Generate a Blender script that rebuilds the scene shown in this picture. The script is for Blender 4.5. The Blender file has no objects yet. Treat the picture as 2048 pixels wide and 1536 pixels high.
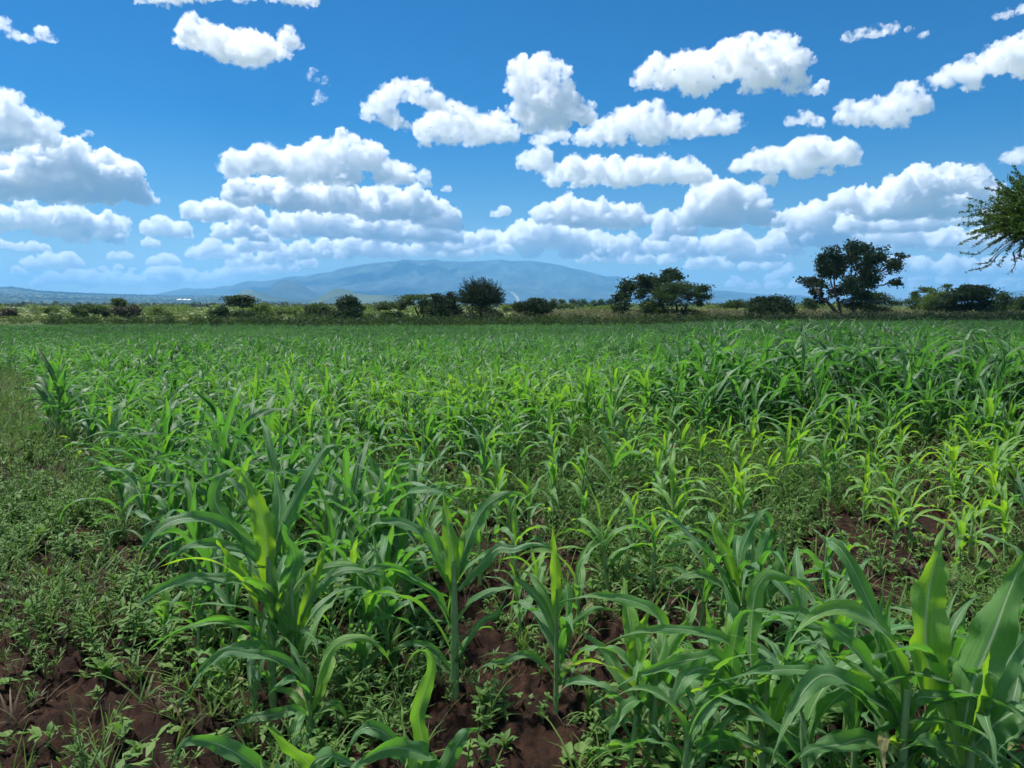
import bpy, math, random, time
import numpy as np
from mathutils import Vector
T0 = time.time()
SUN_EL, SUN_AZ = 62, -52
R = math.radians
sc = bpy.context.scene
col = sc.collection
RNG = np.random.default_rng(11)
rnd = random.Random(5)

# ------------------------------------------------------------------ camera
F = 1547.0; HOR = 610.0; PITCH = math.atan((768 - HOR) / F); CAMZ = 1.65
cam = bpy.data.cameras.new('camera'); co = bpy.data.objects.new('camera', cam); col.objects.link(co)
cam.sensor_width = 36; cam.lens = 36 * F / 2048; cam.clip_end = 2e5; cam.clip_start = .05
co.location = (0, 0, CAMZ); co.rotation_euler = (R(90) - PITCH, 0, 0); sc.camera = co
CP, SP = math.cos(PITCH), math.sin(PITCH)

def ray(px, py):
    x = (px - 1024) / F; y = -(py - 768) / F
    return Vector((x, CP + y * SP, -SP + y * CP))

def at(px, py, Y):                       # the point that far ahead on a line of sight
    r = ray(px, py); s = Y / r.y
    return np.array((r.x * s, Y, CAMZ + r.z * s))

# ------------------------------------------------------------------ numpy noise
def _h(ix, iy, iz, s):
    n = (ix * 374761393 + iy * 668265263 + iz * 2147483647 + s * 974634777) & 0xffffffff
    n = ((n ^ (n >> 13)) * 1274126177) & 0xffffffff
    n = n ^ (n >> 16)
    return (n & 0xffff) / 65535.0

def vnoise(x, y, s=0):
    x = np.asarray(x, float); y = np.asarray(y, float)
    ix = np.floor(x).astype(np.int64); iy = np.floor(y).astype(np.int64)
    fx = x - ix; fy = y - iy
    fx = fx * fx * (3 - 2 * fx); fy = fy * fy * (3 - 2 * fy)
    z = np.zeros_like(ix)
    a = _h(ix, iy, z, s); b = _h(ix + 1, iy, z, s); c = _h(ix, iy + 1, z, s); d = _h(ix + 1, iy + 1, z, s)
    return (a * (1 - fx) + b * fx) * (1 - fy) + (c * (1 - fx) + d * fx) * fy

def fbm(x, y, oct=4, s=0, gain=.5):
    v = 0; a = 1; t = 0
    for k in range(oct):
        v = v + a * vnoise(x * 2 ** k, y * 2 ** k, s + k * 7); t += a; a *= gain
    return v / t

def ss(a, b, x):
    t = np.clip((np.asarray(x, float) - a) / (b - a), 0, 1)
    return t * t * (3 - 2 * t)

# ------------------------------------------------------------------ object helpers
def tag(o, label=None, cat=None, group=None, kind=None):
    if label: o['label'] = label
    if cat: o['category'] = cat
    if group: o['group'] = group
    if kind: o['kind'] = kind
    return o

def empty(name, loc, label=None, cat=None, group=None):
    o = bpy.data.objects.new(name, None); o.empty_display_size = .1; o.location = [float(v) for v in loc]; col.objects.link(o)
    return tag(o, label, cat, group)

def mesh(name, V, Fc, mat, parent=None, uv=None, tint=None, smooth=True, loc=None):
    V = np.asarray(V, np.float32).reshape(-1, 3); Fc = np.asarray(Fc, np.int32)
    k = Fc.shape[1]; n = len(Fc)
    me = bpy.data.meshes.new(name)
    me.vertices.add(len(V)); me.vertices.foreach_set('co', V.ravel())
    me.loops.add(n * k); me.loops.foreach_set('vertex_index', Fc.ravel())
    me.polygons.add(n); me.polygons.foreach_set('loop_start', np.arange(0, n * k, k, dtype=np.int32))
    if smooth: me.polygons.foreach_set('use_smooth', np.ones(n, bool))
    if uv is not None:
        l = me.uv_layers.new(name='UVMap'); l.data.foreach_set('uv', np.asarray(uv, np.float32)[Fc.ravel()].ravel())
    if tint is not None:
        a = me.attributes.new('tint', 'FLOAT', 'POINT')
        a.data.foreach_set('value', np.broadcast_to(np.asarray(tint, np.float32), (len(V),)).copy())
    me.update(calc_edges=True)
    me.materials.append(mat)
    o = bpy.data.objects.new(name, me); col.objects.link(o)
    if parent is not None: o.parent = parent
    if loc is not None: o.location = [float(v) for v in loc]
    return o

class Bag:                                # collects quads
    def __init__(s): s.V = []; s.F = []; s.U = []; s.T = []; s.n = 0
    def add(s, V, Fc, U=None, t=0.5):
        V = np.asarray(V, float)
        s.V.append(V); s.F.append(np.asarray(Fc) + s.n); s.n += len(V)
        s.U.append(np.zeros((len(V), 2)) if U is None else np.asarray(U))
        s.T.append(np.broadcast_to(np.asarray(t, float), (len(V),)))
    def arrays(s):
        return np.concatenate(s.V), np.concatenate(s.F), np.concatenate(s.U), np.concatenate(s.T)
    def build(s, name, mat, parent=None, smooth=True, loc=None):
        V, Fc, U, T = s.arrays()
        return mesh(name, V, Fc, mat, parent, U, T, smooth, loc)

def tube(bag, P, r, sides=6, t=.5):
    P = np.asarray(P, float); n = len(P); r = np.broadcast_to(np.asarray(r, float), (n,))
    D = np.gradient(P, axis=0); D /= np.linalg.norm(D, axis=1)[:, None] + 1e-9
    ref = np.array((0, 0, 1.)) if abs(D[:, 2]).mean() < .8 else np.array((1., 0, 0))
    A = np.cross(D, ref); A /= np.linalg.norm(A, axis=1)[:, None] + 1e-9
    B = np.cross(D, A)
    an = np.arange(sides) * 2 * np.pi / sides
    V = P[:, None] + (A[:, None] * np.cos(an)[None, :, None] + B[:, None] * np.sin(an)[None, :, None]) * r[:, None, None]
    i = np.arange(n - 1)[:, None] * sides; j = np.arange(sides)[None]; j2 = (j + 1) % sides
    Fq = np.stack([i + j, i + j2, i + sides + j2, i + sides + j], -1).reshape(-1, 4)
    U = np.stack([np.broadcast_to(an / 6.283, (n, sides)), np.broadcast_to(np.linspace(0, 1, n)[:, None], (n, sides))], -1)
    bag.add(V.reshape(-1, 3), Fq, U.reshape(-1, 2), t)

def spline(P, n):
    P = np.asarray(P, float); m = len(P)
    d = np.concatenate([[0], np.cumsum(np.linalg.norm(np.diff(P, axis=0), axis=1) + 1e-6)]); d /= d[-1]
    Q = np.concatenate([[2 * P[0] - P[1]], P, [2 * P[-1] - P[-2]]])
    out = []
    for t in np.linspace(0, 1, n):
        i = min(max(int(np.searchsorted(d, t, 'right')) - 1, 0), m - 2)
        u = (t - d[i]) / (d[i + 1] - d[i])
        a, b, c, e = Q[i], Q[i + 1], Q[i + 2], Q[i + 3]
        out.append(.5 * (2 * b + (c - a) * u + (2 * a - 5 * b + 4 * c - e) * u * u + (3 * b - a - 3 * c + e) * u ** 3))
    return np.array(out)

# ------------------------------------------------------------------ materials
def newmat(name):
    m = bpy.data.materials.new(name); m.use_nodes = True
    n = m.node_tree; n.nodes.clear()
    o = n.nodes.new('ShaderNodeOutputMaterial')
    return m, n, o

def N(n, typ, **kw):
    x = n.nodes.new(typ)
    for k, v in kw.items():
        if k in x.inputs: x.inputs[k].default_value = v
        else: setattr(x, k, v)
    return x

def mixc(n, fac, a, b):
    x = n.nodes.new('ShaderNodeMix'); x.data_type = 'RGBA'
    for idx, v in ((0, fac), (6, a), (7, b)):
        if hasattr(v, 'is_linked') or hasattr(v, 'links'): n.links.new(v, x.inputs[idx])
        elif idx == 0: x.inputs[0].default_value = v
        else: x.inputs[idx].default_value = (*v, 1)
    return x.outputs[2]

def math_(n, op, a, b=None, c=None, clamp=False):
    x = n.nodes.new('ShaderNodeMath'); x.operation = op; x.use_clamp = clamp
    for i, v in enumerate((a, b, c)):
        if v is None: continue
        if hasattr(v, 'links'): n.links.new(v, x.inputs[i])
        else: x.inputs[i].default_value = v
    return x.outputs[0]

def ramp(n, v, a, b, lo=0., hi=1.):
    x = n.nodes.new('ShaderNodeMapRange'); x.interpolation_type = 'SMOOTHSTEP'
    n.links.new(v, x.inputs[0]); x.inputs[1].default_value = a; x.inputs[2].default_value = b
    x.inputs[3].default_value = lo; x.inputs[4].default_value = hi
    return x.outputs[0]

def noise(n, scale, detail=3, vec=None, rough=.55):
    x = N(n, 'ShaderNodeTexNoise', Scale=scale, Detail=detail, Roughness=rough)
    if vec is not None: n.links.new(vec, x.inputs['Vector'])
    return x.outputs[0]

def maize_mat(holes=False):
    m, n, o = newmat('maize_leaf')
    uv = N(n, 'ShaderNodeUVMap').outputs[0]
    sp = N(n, 'ShaderNodeSeparateXYZ'); n.links.new(uv, sp.inputs[0])
    at_ = N(n, 'ShaderNodeAttribute', attribute_name='tint').outputs['Fac']
    du = math_(n, 'ABSOLUTE', math_(n, 'SUBTRACT', sp.outputs[0], .5))
    mid = ramp(n, du, .018, .05, 1, 0)
    mp = N(n, 'ShaderNodeMapping'); mp.inputs['Scale'].default_value = (46, 1.6, 1); n.links.new(uv, mp.inputs[0])
    vein = noise(n, 1.0, 2, mp.outputs[0])
    geo = N(n, 'ShaderNodeNewGeometry').outputs['Position']
    blot = noise(n, 9, 3, geo)
    c = mixc(n, ramp(n, at_, 0, .34), (.026, .090, .028), (.110, .272, .084)); c = mixc(n, ramp(n, at_, .36, 1.), c, (.22, .43, .042)); c = mixc(n, ramp(n, at_, 1.05, 1.28), c, (.30, .22, .10))
    c = mixc(n, ramp(n, vein, .38, .66, 0, .6), c, (.06, .15, .05))
    c = mixc(n, ramp(n, blot, .45, .75, 0, .35), c, (.13, .21, .03))
    c = mixc(n, math_(n, 'MULTIPLY', mid, .85), c, (.42, .55, .32))
    tipn = math_(n, 'ADD', sp.outputs[1], math_(n, 'MULTIPLY', math_(n, 'SUBTRACT', blot, .5), .22))
    c = mixc(n, ramp(n, tipn, .90, 1.0, 0, .85), c, (.33, .30, .07))
    vor = N(n, 'ShaderNodeTexVoronoi', Scale=55.0); mp2 = N(n, 'ShaderNodeMapping'); mp2.inputs['Scale'].default_value = (.55, 3.2, 1)
    n.links.new(uv, mp2.inputs[0]); n.links.new(mp2.outputs[0], vor.inputs['Vector'])
    fleck = math_(n, 'MULTIPLY', ramp(n, vor.outputs['Distance'], .06, .12, 1, 0), ramp(n, blot, .5, .62, 0, .8))
    c = mixc(n, fleck, c, (.45, .52, .36))
    b = N(n, 'ShaderNodeBsdfPrincipled', Roughness=.48); n.links.new(c, b.inputs['Base Color'])
    b.inputs['Specular IOR Level'].default_value = .5; b.inputs['Sheen Weight'].default_value = .15; b.inputs['Sheen Roughness'].default_value = .45; b.inputs['Sheen Tint'].default_value = (.85, .95, 1, 1)
    tr = N(n, 'ShaderNodeBsdfTranslucent')
    tcol = mixc(n, ramp(n, at_, 0, .34), (.06, .22, .025), (.14, .42, .03)); tcol = mixc(n, ramp(n, at_, .36, 1.), tcol, (.42, .75, .02)); tcol = mixc(n, math_(n, 'MULTIPLY', mid, .6), tcol, (.3, .5, .12))
    n.links.new(tcol, tr.inputs['Color'])
    bp = N(n, 'ShaderNodeBump', Strength=.5, Distance=.003); n.links.new(math_(n, 'ADD', vein, math_(n, 'MULTIPLY', mid, .8)), bp.inputs['Height'])
    n.links.new(bp.outputs[0], b.inputs['Normal'])
    mx = N(n, 'ShaderNodeMixShader'); mx.inputs[0].default_value = .45
    n.links.new(b.outputs[0], mx.inputs[1]); n.links.new(tr.outputs[0], mx.inputs[2]); n.links.new(mx.outputs[0], o.inputs[0])
    if holes:
        v2 = N(n, 'ShaderNodeTexVoronoi', Scale=30.0); m3 = N(n, 'ShaderNodeMapping'); m3.inputs['Scale'].default_value = (.6, 2.6, 1); m3.inputs['Location'].default_value = (3.1, 7.7, 0)
        n.links.new(uv, m3.inputs[0]); n.links.new(m3.outputs[0], v2.inputs['Vector'])
        hole = math_(n, 'MULTIPLY', math_(n, 'LESS_THAN', math_(n, 'ADD', v2.outputs['Distance'], math_(n, 'MULTIPLY', vein, .12)), .24), math_(n, 'GREATER_THAN', noise(n, 4, 2, geo), .535))
        tp = N(n, 'ShaderNodeBsdfTransparent'); m2 = N(n, 'ShaderNodeMixShader'); n.links.new(hole, m2.inputs[0]); n.links.new(mx.outputs[0], m2.inputs[1]); n.links.new(tp.outputs[0], m2.inputs[2]); n.links.new(m2.outputs[0], o.inputs[0])
    return m

def leafy(name, ca, cb, tr=.3, ct=None, rough=.6, scale=3.0, spec=.25):
    m, n, o = newmat(name)
    at_ = N(n, 'ShaderNodeAttribute', attribute_name='tint').outputs['Fac']
    geo = N(n, 'ShaderNodeNewGeometry').outputs['Position']
    f = math_(n, 'ADD', math_(n, 'MULTIPLY', at_, .7), math_(n, 'MULTIPLY', noise(n, scale, 2, geo), .3), clamp=True)
    c = mixc(n, f, ca, cb)
    b = N(n, 'ShaderNodeBsdfPrincipled', Roughness=rough); b.inputs['Specular IOR Level'].default_value = spec
    n.links.new(c, b.inputs['Base Color'])
    t = N(n, 'ShaderNodeBsdfTranslucent'); ct = ct or tuple(min(1, v * 2.0) for v in cb)
    t.inputs['Color'].default_value = (*ct, 1)
    mx = N(n, 'ShaderNodeMixShader'); mx.inputs[0].default_value = tr
    n.links.new(b.outputs[0], mx.inputs[1]); n.links.new(t.outputs[0], mx.inputs[2]); n.links.new(mx.outputs[0], o.inputs[0])
    return m

def plain(name, ca, cb, scale=4., rough=.8, bump=0., bscale=30., spec=.2, lo=.35, hi=.65):
    m, n, o = newmat(name)
    geo = N(n, 'ShaderNodeNewGeometry').outputs['Position']
    c = mixc(n, ramp(n, noise(n, scale, 5, geo), lo, hi), ca, cb)
    b = N(n, 'ShaderNodeBsdfPrincipled', Roughness=rough); b.inputs['Specular IOR Level'].default_value = spec
    n.links.new(c, b.inputs['Base Color'])
    if bump:
        bp = N(n, 'ShaderNodeBump', Strength=.8, Distance=bump); n.links.new(noise(n, bscale, 6, geo, .65), bp.inputs['Height'])
        n.links.new(bp.outputs[0], b.inputs['Normal'])
    n.links.new(b.outputs[0], o.inputs[0])
    return m

M_LEAF = maize_mat(); M_LEAFN = maize_mat(True)
M_STALK = leafy('maize_stalk', (.15, .28, .11), (.26, .42, .15), .12, spec=.4, rough=.45, scale=20)
M_WEED = leafy('weed_leaf', (.050, .125, .030), (.160, .265, .060), .3, (.20, .42, .05), scale=2.0)
M_GRASS = leafy('grass_blade', (.070, .150, .035), (.160, .250, .060), .3, (.2, .32, .05), scale=2.0)
M_DRY = leafy('dry_crop', (.075, .115, .038), (.20, .175, .080), .2, scale=.15)
M_TALL = leafy('tall_grass', (.045, .09, .02), (.115, .145, .034), .25, (.2, .3, .05), scale=.1)
M_DARK = leafy('dark_leaf', (.016, .034, .015), (.046, .080, .028), .2, (.08, .14, .025), scale=1.0)
M_ACAC = leafy('acacia_leaf', (.024, .052, .016), (.065, .105, .030), .25, (.12, .2, .03), scale=.8)
M_FEATH = leafy('feathery_leaf', (.026, .070, .018), (.070, .140, .032), .3, (.14, .26, .03), scale=2.)
M_LIME = leafy('lime_leaf', (.05, .10, .022), (.145, .19, .04), .3, (.22, .32, .04), scale=.6)
M_GREYB = leafy('grey_brown_twig', (.05, .05, .03), (.10, .085, .05), .1, scale=.8)
M_SCRUB = leafy('scrub_leaf', (.045, .07, .032), (.13, .155, .075), .1, scale=.004, spec=.1)
M_BARK = plain('bark', (.035, .027, .02), (.085, .07, .055), 6, .9, .02, 18)
M_PALEB = plain('pale_bark', (.06, .05, .04), (.125, .105, .08), 5, .9, .02, 12)
M_ROOF = plain('white_roof', (.75, .74, .70), (.82, .8, .77), .3, .5)
M_SHED = plain('shed_wall', (.35, .32, .28), (.5, .46, .4), .3, .8)

# ------------------------------------------------------------------ ground
def gz_base(X, Y):
    d = np.hypot(X, Y)
    z = -.88 * ss(9, 55, d) + .25 * ss(58, 110, d)
    z = z + .0014 * np.maximum(d - 400, 0) * ss(-.15, -.6, X / (d + 1e-6)) * (Y > 0)
    return z

def gz(X, Y, fine=True):
    X = np.asarray(X, float); Y = np.asarray(Y, float)
    d = np.hypot(X, Y)
    z = gz_base(X, Y)
    near = 1 - ss(14, 40, d)
    z = z + near * .10 * (fbm(X * .8, Y * .8, 3, 3) - .5)
    if fine:
        n1 = fbm(X * 5, Y * 5, 3, 9); n2 = fbm(X * 17, Y * 17, 3, 21)
        z = z + near * (.09 * (np.abs(n1 - .5) * 2) ** .8 + .075 * np.abs(n2 - .5) * 2 + .02 * fbm(X * 50, Y * 50, 2, 33) - .05)
    z = z + ss(60, 300, d) * 1.2 * (fbm(X * .004, Y * .004, 3, 5) - .5) * ss(60, 900, d)
    return z

def make_ground():
    th = np.concatenate([np.linspace(-R(45), R(45), 520, endpoint=False), np.linspace(R(45), R(315), 100, endpoint=False)])
    rr = [0.0, .3, .6]
    while rr[-1] < 15: rr.append(rr[-1] * 1.0085 if rr[-1] > 1.5 else rr[-1] * 1.08)
    while rr[-1] < 60000: rr.append(rr[-1] * 1.03)
    rr = np.array(rr); rr[0] = .05
    RR, TH = np.meshgrid(rr, th, indexing='ij')
    X = RR * np.sin(TH); Y = RR * np.cos(TH); Z = gz(X, Y)
    V = np.stack([X, Y, Z], -1).reshape(-1, 3)
    nt = len(th); i = np.arange(len(rr) - 1)[:, None] * nt; j = np.arange(nt)[None]; j2 = (j + 1) % nt
    Fq = np.stack([i + j, i + nt + j, i + nt + j2, i + j2], -1).reshape(-1, 4)[:, ::-1]
    m, n, o = newmat('field_soil')
    pos = N(n, 'ShaderNodeNewGeometry').outputs['Position']
    sp = N(n, 'ShaderNodeSeparateXYZ'); n.links.new(pos, sp.inputs[0])
    ln = N(n, 'ShaderNodeVectorMath', operation='LENGTH'); n.links.new(pos, ln.inputs[0]); d = ln.outputs['Value']
    soil = mixc(n, ramp(n, noise(n, 14, 6, pos, .65), .35, .7), (.015, .0075, .0048), (.050, .0235, .0135))
    soil = mixc(n, ramp(n, noise(n, 1.3, 4, pos), .45, .65, 0, .6), soil, (.022, .013, .010))
    grass = mixc(n, ramp(n, noise(n, .05, 5, pos), .4, .62), (.075, .11, .033), (.15, .155, .05))
    grass = mixc(n, ramp(n, noise(n, .012, 5, pos), .45, .6), grass, (.11, .15, .05))
    far = mixc(n, ramp(n, noise(n, .0016, 6, pos), .4, .65), (.12, .14, .065), (.22, .21, .11))
    c = mixc(n, ramp(n, d, 48, 75), soil, grass)
    c = mixc(n, ramp(n, d, 400, 1200), c, far)
    b = N(n, 'ShaderNodeBsdfPrincipled', Roughness=.9); b.inputs['Specular IOR Level'].default_value = .15
    n.links.new(c, b.inputs['Base Color'])
    bp = N(n, 'ShaderNodeBump', Strength=.9, Distance=.012); n.links.new(noise(n, 60, 6, pos, .7), bp.inputs['Height']); n.links.new(bp.outputs[0], b.inputs['Normal'])
    n.links.new(b.outputs[0], o.inputs[0])
    tag(mesh('ground', V, Fq, m), kind='structure')
make_ground()

# ------------------------------------------------------------------ mountains and hills
def ridge(name, prof, D, depth_f, depth_b, mat, seed, rough=.10, nu=180, nt=46, z0=None):
    prof = np.array(prof, float)
    xs = np.linspace(prof[0, 0], prof[-1, 0], nu); ys = np.interp(xs, prof[:, 0], prof[:, 1])
    top = np.array([at(x, y, D) for x, y in zip(xs, ys)])
    zb = float(gz_base(np.array(0.), np.array(D))) - 5 if z0 is None else z0
    t = np.linspace(-1, 1, nt)
    Xc = top[:, 0]
    V = np.zeros((nu, nt, 3))
    for k, tt in enumerate(t):
        s = depth_f if tt < 0 else depth_b
        Y = D + tt * s
        X = Xc * (Y / D)
        H = (top[:, 2] - zb)
        fall = (1 - abs(tt)) ** 1.25
        g = fbm(X / (D * .045), np.full(nu, Y / (D * .045)), 5, seed)
        gully = np.abs(fbm(X / (D * .02), np.full(nu, Y / (D * .07)), 4, seed + 3) - .5) * 2
        z = H * fall * (1 + rough * 3.0 * (g - .55) * min(1, abs(tt) * 5) - rough * 1.4 * gully * min(1, abs(tt) * 6))
        V[:, k] = np.stack([X, np.full(nu, Y), zb + z - 2 * abs(tt)], -1)
    i = np.arange(nu - 1)[:, None] * nt; j = np.arange(nt - 1)[None]
    Fq = np.stack([i + j, i + nt + j, i + nt + j + 1, i + j + 1], -1).reshape(-1, 4)
    o = mesh(name, V.reshape(-1, 3), Fq, mat)
    return tag(o, kind='structure')

M_MTN = plain('mountain_slope', (.012, .022, .020), (.058, .076, .052), .0028, .95, lo=.42, hi=.66)
M_HILL = plain('hill_slope', (.03, .048, .028), (.075, .10, .05), .004, .95, lo=.4, hi=.66)
M_HILLD = plain('hill_scrub', (.035, .052, .03), (.10, .12, .065), .006, .95, lo=.4, hi=.66)
mt = [(290, 597), (310, 588), (350, 580), (366, 576), (375, 575), (386, 577), (425, 576), (439, 571.6), (461, 571), (495, 560.5), (524, 561), (555, 557),
      (584, 551), (611, 551), (637, 545), (664, 542.5), (680, 536), (714, 529), (759, 524), (817, 518), (834, 520), (871, 517), (885, 521), (936, 521), (1001, 517),
      (1022, 519), (1066, 521), (1117, 529), (1158, 537.5), (1213, 551), (1240, 551), (1254, 558), (1300, 566), (1360, 572), (1425, 580), (1450, 580.5), (1470, 583),
      (1520, 588), (1565, 590), (1580, 589), (1600, 590), (1640, 594), (1750, 597), (1850, 599), (1960, 604), (2040, 609)]
ridge('mountain', mt, 14000, 4800, 5000, M_MTN, 4, .25, 420, 90)
ridge('mountain', [(1900, 604), (1950, 597), (1975, 590), (1992, 583), (2005, 580), (2018, 583), (2030, 581), (2060, 579), (2100, 586), (2200, 596), (2320, 606)], 13000, 2500, 3000, M_MTN, 14, .1, 120)
ridge('hill', [(495, 602), (515, 591), (540, 573), (558, 560), (575, 559), (596, 564), (618, 577), (640, 588), (665, 597), (690, 603)], 9500, 1200, 1600, M_MTN, 24, .08, 100)
ridge('hill', [(440, 603), (465, 594), (480, 583), (493, 578), (505, 579), (522, 585), (545, 592), (575, 597), (620, 603)], 6200, 600, 800, M_HILL, 34, .08, 90)
ridge('hill', [(600, 606), (630, 599), (650, 588), (668, 577.5), (682, 576), (697, 579), (712, 586), (735, 589), (770, 590), (800, 590), (830, 589), (850, 585.5), (866, 589), (885, 595), (930, 604)], 5000, 600, 900, M_HILL, 44, .10, 120)
ridge('hill', [(-420, 596), (-250, 583), (-100, 577), (0, 574), (25, 573), (45, 576), (70, 580.5), (120, 583.5), (200, 587), (300, 590), (380, 592), (430, 590), (480, 593), (560, 597), (640, 601), (760, 608)], 8200, 5200, 2500, M_HILLD, 54, .05, 260, 60)

# ------------------------------------------------------------------ maize
def leaf_arrays(P, w, fold=.28, wave=.10, twist=0., seed=0, across=5, side0=None):
    P = np.asarray(P, float); n = len(P); t = np.linspace(0, 1, n)
    D = np.gradient(P, axis=0); D /= np.linalg.norm(D, axis=1)[:, None] + 1e-9
    chord = P[-1] - P[0]; ref = np.array((0, 0, 1.))
    S = np.cross(D, ref)
    hz = np.cross(np.array((chord[0], chord[1], 0)), ref) if side0 is None else np.asarray(side0, float)
    hz = hz / (np.linalg.norm(hz) + 1e-9)
    S = hz[None] - D * (D @ hz)[:, None]
    S /= np.linalg.norm(S, axis=1)[:, None] + 1e-9
    Nn = np.cross(S, D)
    if twist:
        a = twist * ss(.25, 1, t)
        ca, sa = np.cos(a)[:, None], np.sin(a)[:, None]
        S, Nn = S * ca + Nn * sa, Nn * ca - S * sa
    prof = (.45 + .55 * ss(0, .28, t)) * (1 - ss(.42, 1.0, t) ** 1.15) + .012
    prof *= 1 + .05 * np.sin(t * 23 + seed * 3.1)
    ripple = np.stack([1 + .06 * np.sin(t * 31 + seed) + .04 * np.sin(t * 57 + seed * 2), 1 + .06 * np.sin(t * 27 + seed * 1.9) + .04 * np.sin(t * 63 + seed)])
    W = w * .5 * prof
    us = np.linspace(-1, 1, across)
    ph = seed * 1.7; fr = 13 + (seed % 5) * 2.5
    V = np.zeros((n, across, 3)); U = np.zeros((n, across, 2))
    for k, u in enumerate(us):
        au = abs(u)
        f = fold * (1 - .65 * ss(.2, .8, t))
        off = W * (f * 2 * au) + (wave * w * .5) * (np.sin(fr * t + ph + (1.3 if u > 0 else 0)) + .35 * np.sin(2.3 * fr * t + ph * 2 + 2 * u)) * au ** 2 * ss(.05, .3, t) * (1 - ss(.85, 1, t))
        V[:, k] = P + S * (u * W * ripple[int(u > 0)] * (1 - .15 * f))[:, None] + Nn * off[:, None]
        U[:, k, 0] = .5 + .5 * u; U[:, k, 1] = t
    i = np.arange(n - 1)[:, None] * across; j = np.arange(across - 1)[None]
    Fq = np.stack([i + j, i + j + 1, i + across + j + 1, i + across + j], -1).reshape(-1, 4)
    return V.reshape(-1, 3), Fq, U.reshape(-1, 2)

def leaf_curve(base, az, L, th0, bend, n, curl=0., power=1.5):
    t = np.linspace(0, 1, n)
    th = th0 - bend * t ** power
    a = az + curl * t
    ds = L / (n - 1)
    d = np.stack([np.cos(th) * np.sin(a), np.cos(th) * np.cos(a), np.sin(th)], -1) * ds
    return np.asarray(base) + np.concatenate([[np.zeros(3)], np.cumsum(d[:-1], axis=0)])

def plant_leaves(r, H, wid, nleaf, n, across, az0=None):
    """(vertices, faces, uv) of each leaf of one maize plant, and the stalk path"""
    az0 = r.uniform(0, 6.28) if az0 is None else az0
    lean = np.array((r.uniform(-.12, .12), r.uniform(-.12, .12)))
    Hs = H * r.uniform(.52, .62)
    zs = np.linspace(-.04, Hs, 7)
    path = np.stack([lean[0] * (zs / H) * H, lean[1] * (zs / H) * H, zs], -1)
    out = []
    for k in range(nleaf):
        q = (k + .6) / nleaf
        z = Hs * (.10 + .88 * q ** .9)
        b = np.array((lean[0] * z, lean[1] * z, z))
        az = az0 + math.pi * k + r.uniform(-.55, .55)
        if q > .86:
            L = H * r.uniform(.36, .58); th0 = R(r.uniform(74, 88)); bend = R(r.uniform(5, 70)); w = wid * r.uniform(.5, .8)
        elif q > .62:
            L = H * r.uniform(.55, .85); th0 = R(r.uniform(62, 84)); bend = R(r.uniform(70, 165)); w = wid * r.uniform(.8, 1.1)
        elif q > .3:
            L = H * r.uniform(.58, .88); th0 = R(r.uniform(45, 75)); bend = R(r.uniform(85, 165)); w = wid * r.uniform(.75, 1.05)
        else:
            L = H * r.uniform(.32, .55); th0 = R(r.uniform(30, 62)); bend = R(r.uniform(70, 140)); w = wid * r.uniform(.45, .7)
        P = leaf_curve(b, az, L, th0, bend, n, r.uniform(-1.1, 1.1), r.uniform(1.0, 1.9))
        P[:, 2] = np.maximum(P[:, 2], .015)
        out.append(leaf_arrays(P, w, r.uniform(.18, .40), r.uniform(.15, .55), r.uniform(-1.6, 1.6) if r.random() < .6 else 0, r.randint(0, 99), across))
    return out, path

def fieldpatch(X, Y):
    """density per square metre, plant height, tint"""
    pxn = X / Y * F / .985 + 1024
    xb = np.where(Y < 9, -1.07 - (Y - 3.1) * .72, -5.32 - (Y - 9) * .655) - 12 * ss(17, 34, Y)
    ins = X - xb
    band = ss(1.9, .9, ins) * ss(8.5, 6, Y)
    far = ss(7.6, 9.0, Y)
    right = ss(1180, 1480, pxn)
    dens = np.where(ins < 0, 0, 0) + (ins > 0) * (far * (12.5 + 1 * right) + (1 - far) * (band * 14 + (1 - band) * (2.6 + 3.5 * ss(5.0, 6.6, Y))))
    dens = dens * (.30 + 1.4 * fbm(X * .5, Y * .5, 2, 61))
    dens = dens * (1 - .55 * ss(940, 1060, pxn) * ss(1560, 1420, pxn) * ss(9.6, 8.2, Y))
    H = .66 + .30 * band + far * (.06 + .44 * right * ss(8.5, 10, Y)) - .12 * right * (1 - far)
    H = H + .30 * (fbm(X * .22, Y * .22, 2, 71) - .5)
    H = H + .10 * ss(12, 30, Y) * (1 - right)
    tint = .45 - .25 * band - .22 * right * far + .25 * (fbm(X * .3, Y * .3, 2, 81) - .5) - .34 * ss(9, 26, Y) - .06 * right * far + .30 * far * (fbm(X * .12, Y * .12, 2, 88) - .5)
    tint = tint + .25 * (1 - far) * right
    return dens, H, tint

def scatter(ymin, ymax, seed, dmax=16.):
    g = np.random.default_rng(seed)
    A = (ymax - ymin) * (2 * .72 * ymax + 8)
    n = int(A * dmax)
    X = g.uniform(-.72 * ymax - 4, .72 * ymax + 4, n); Y = g.uniform(ymin, ymax, n)
    k = np.abs(X) < .72 * Y + 3.8
    X, Y = X[k], Y[k]
    d, H, t = fieldpatch(X, Y)
    k = g.uniform(0, dmax, len(X)) < d
    return X[k], Y[k], H[k] * g.uniform(.68, 1.18, k.sum()), np.clip(t[k] + g.uniform(-.14, .14, k.sum()), 0, 1)

plants = []           # every plant that is an object of its own: (X, Y, tint, H, leaves, path, r0)

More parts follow.
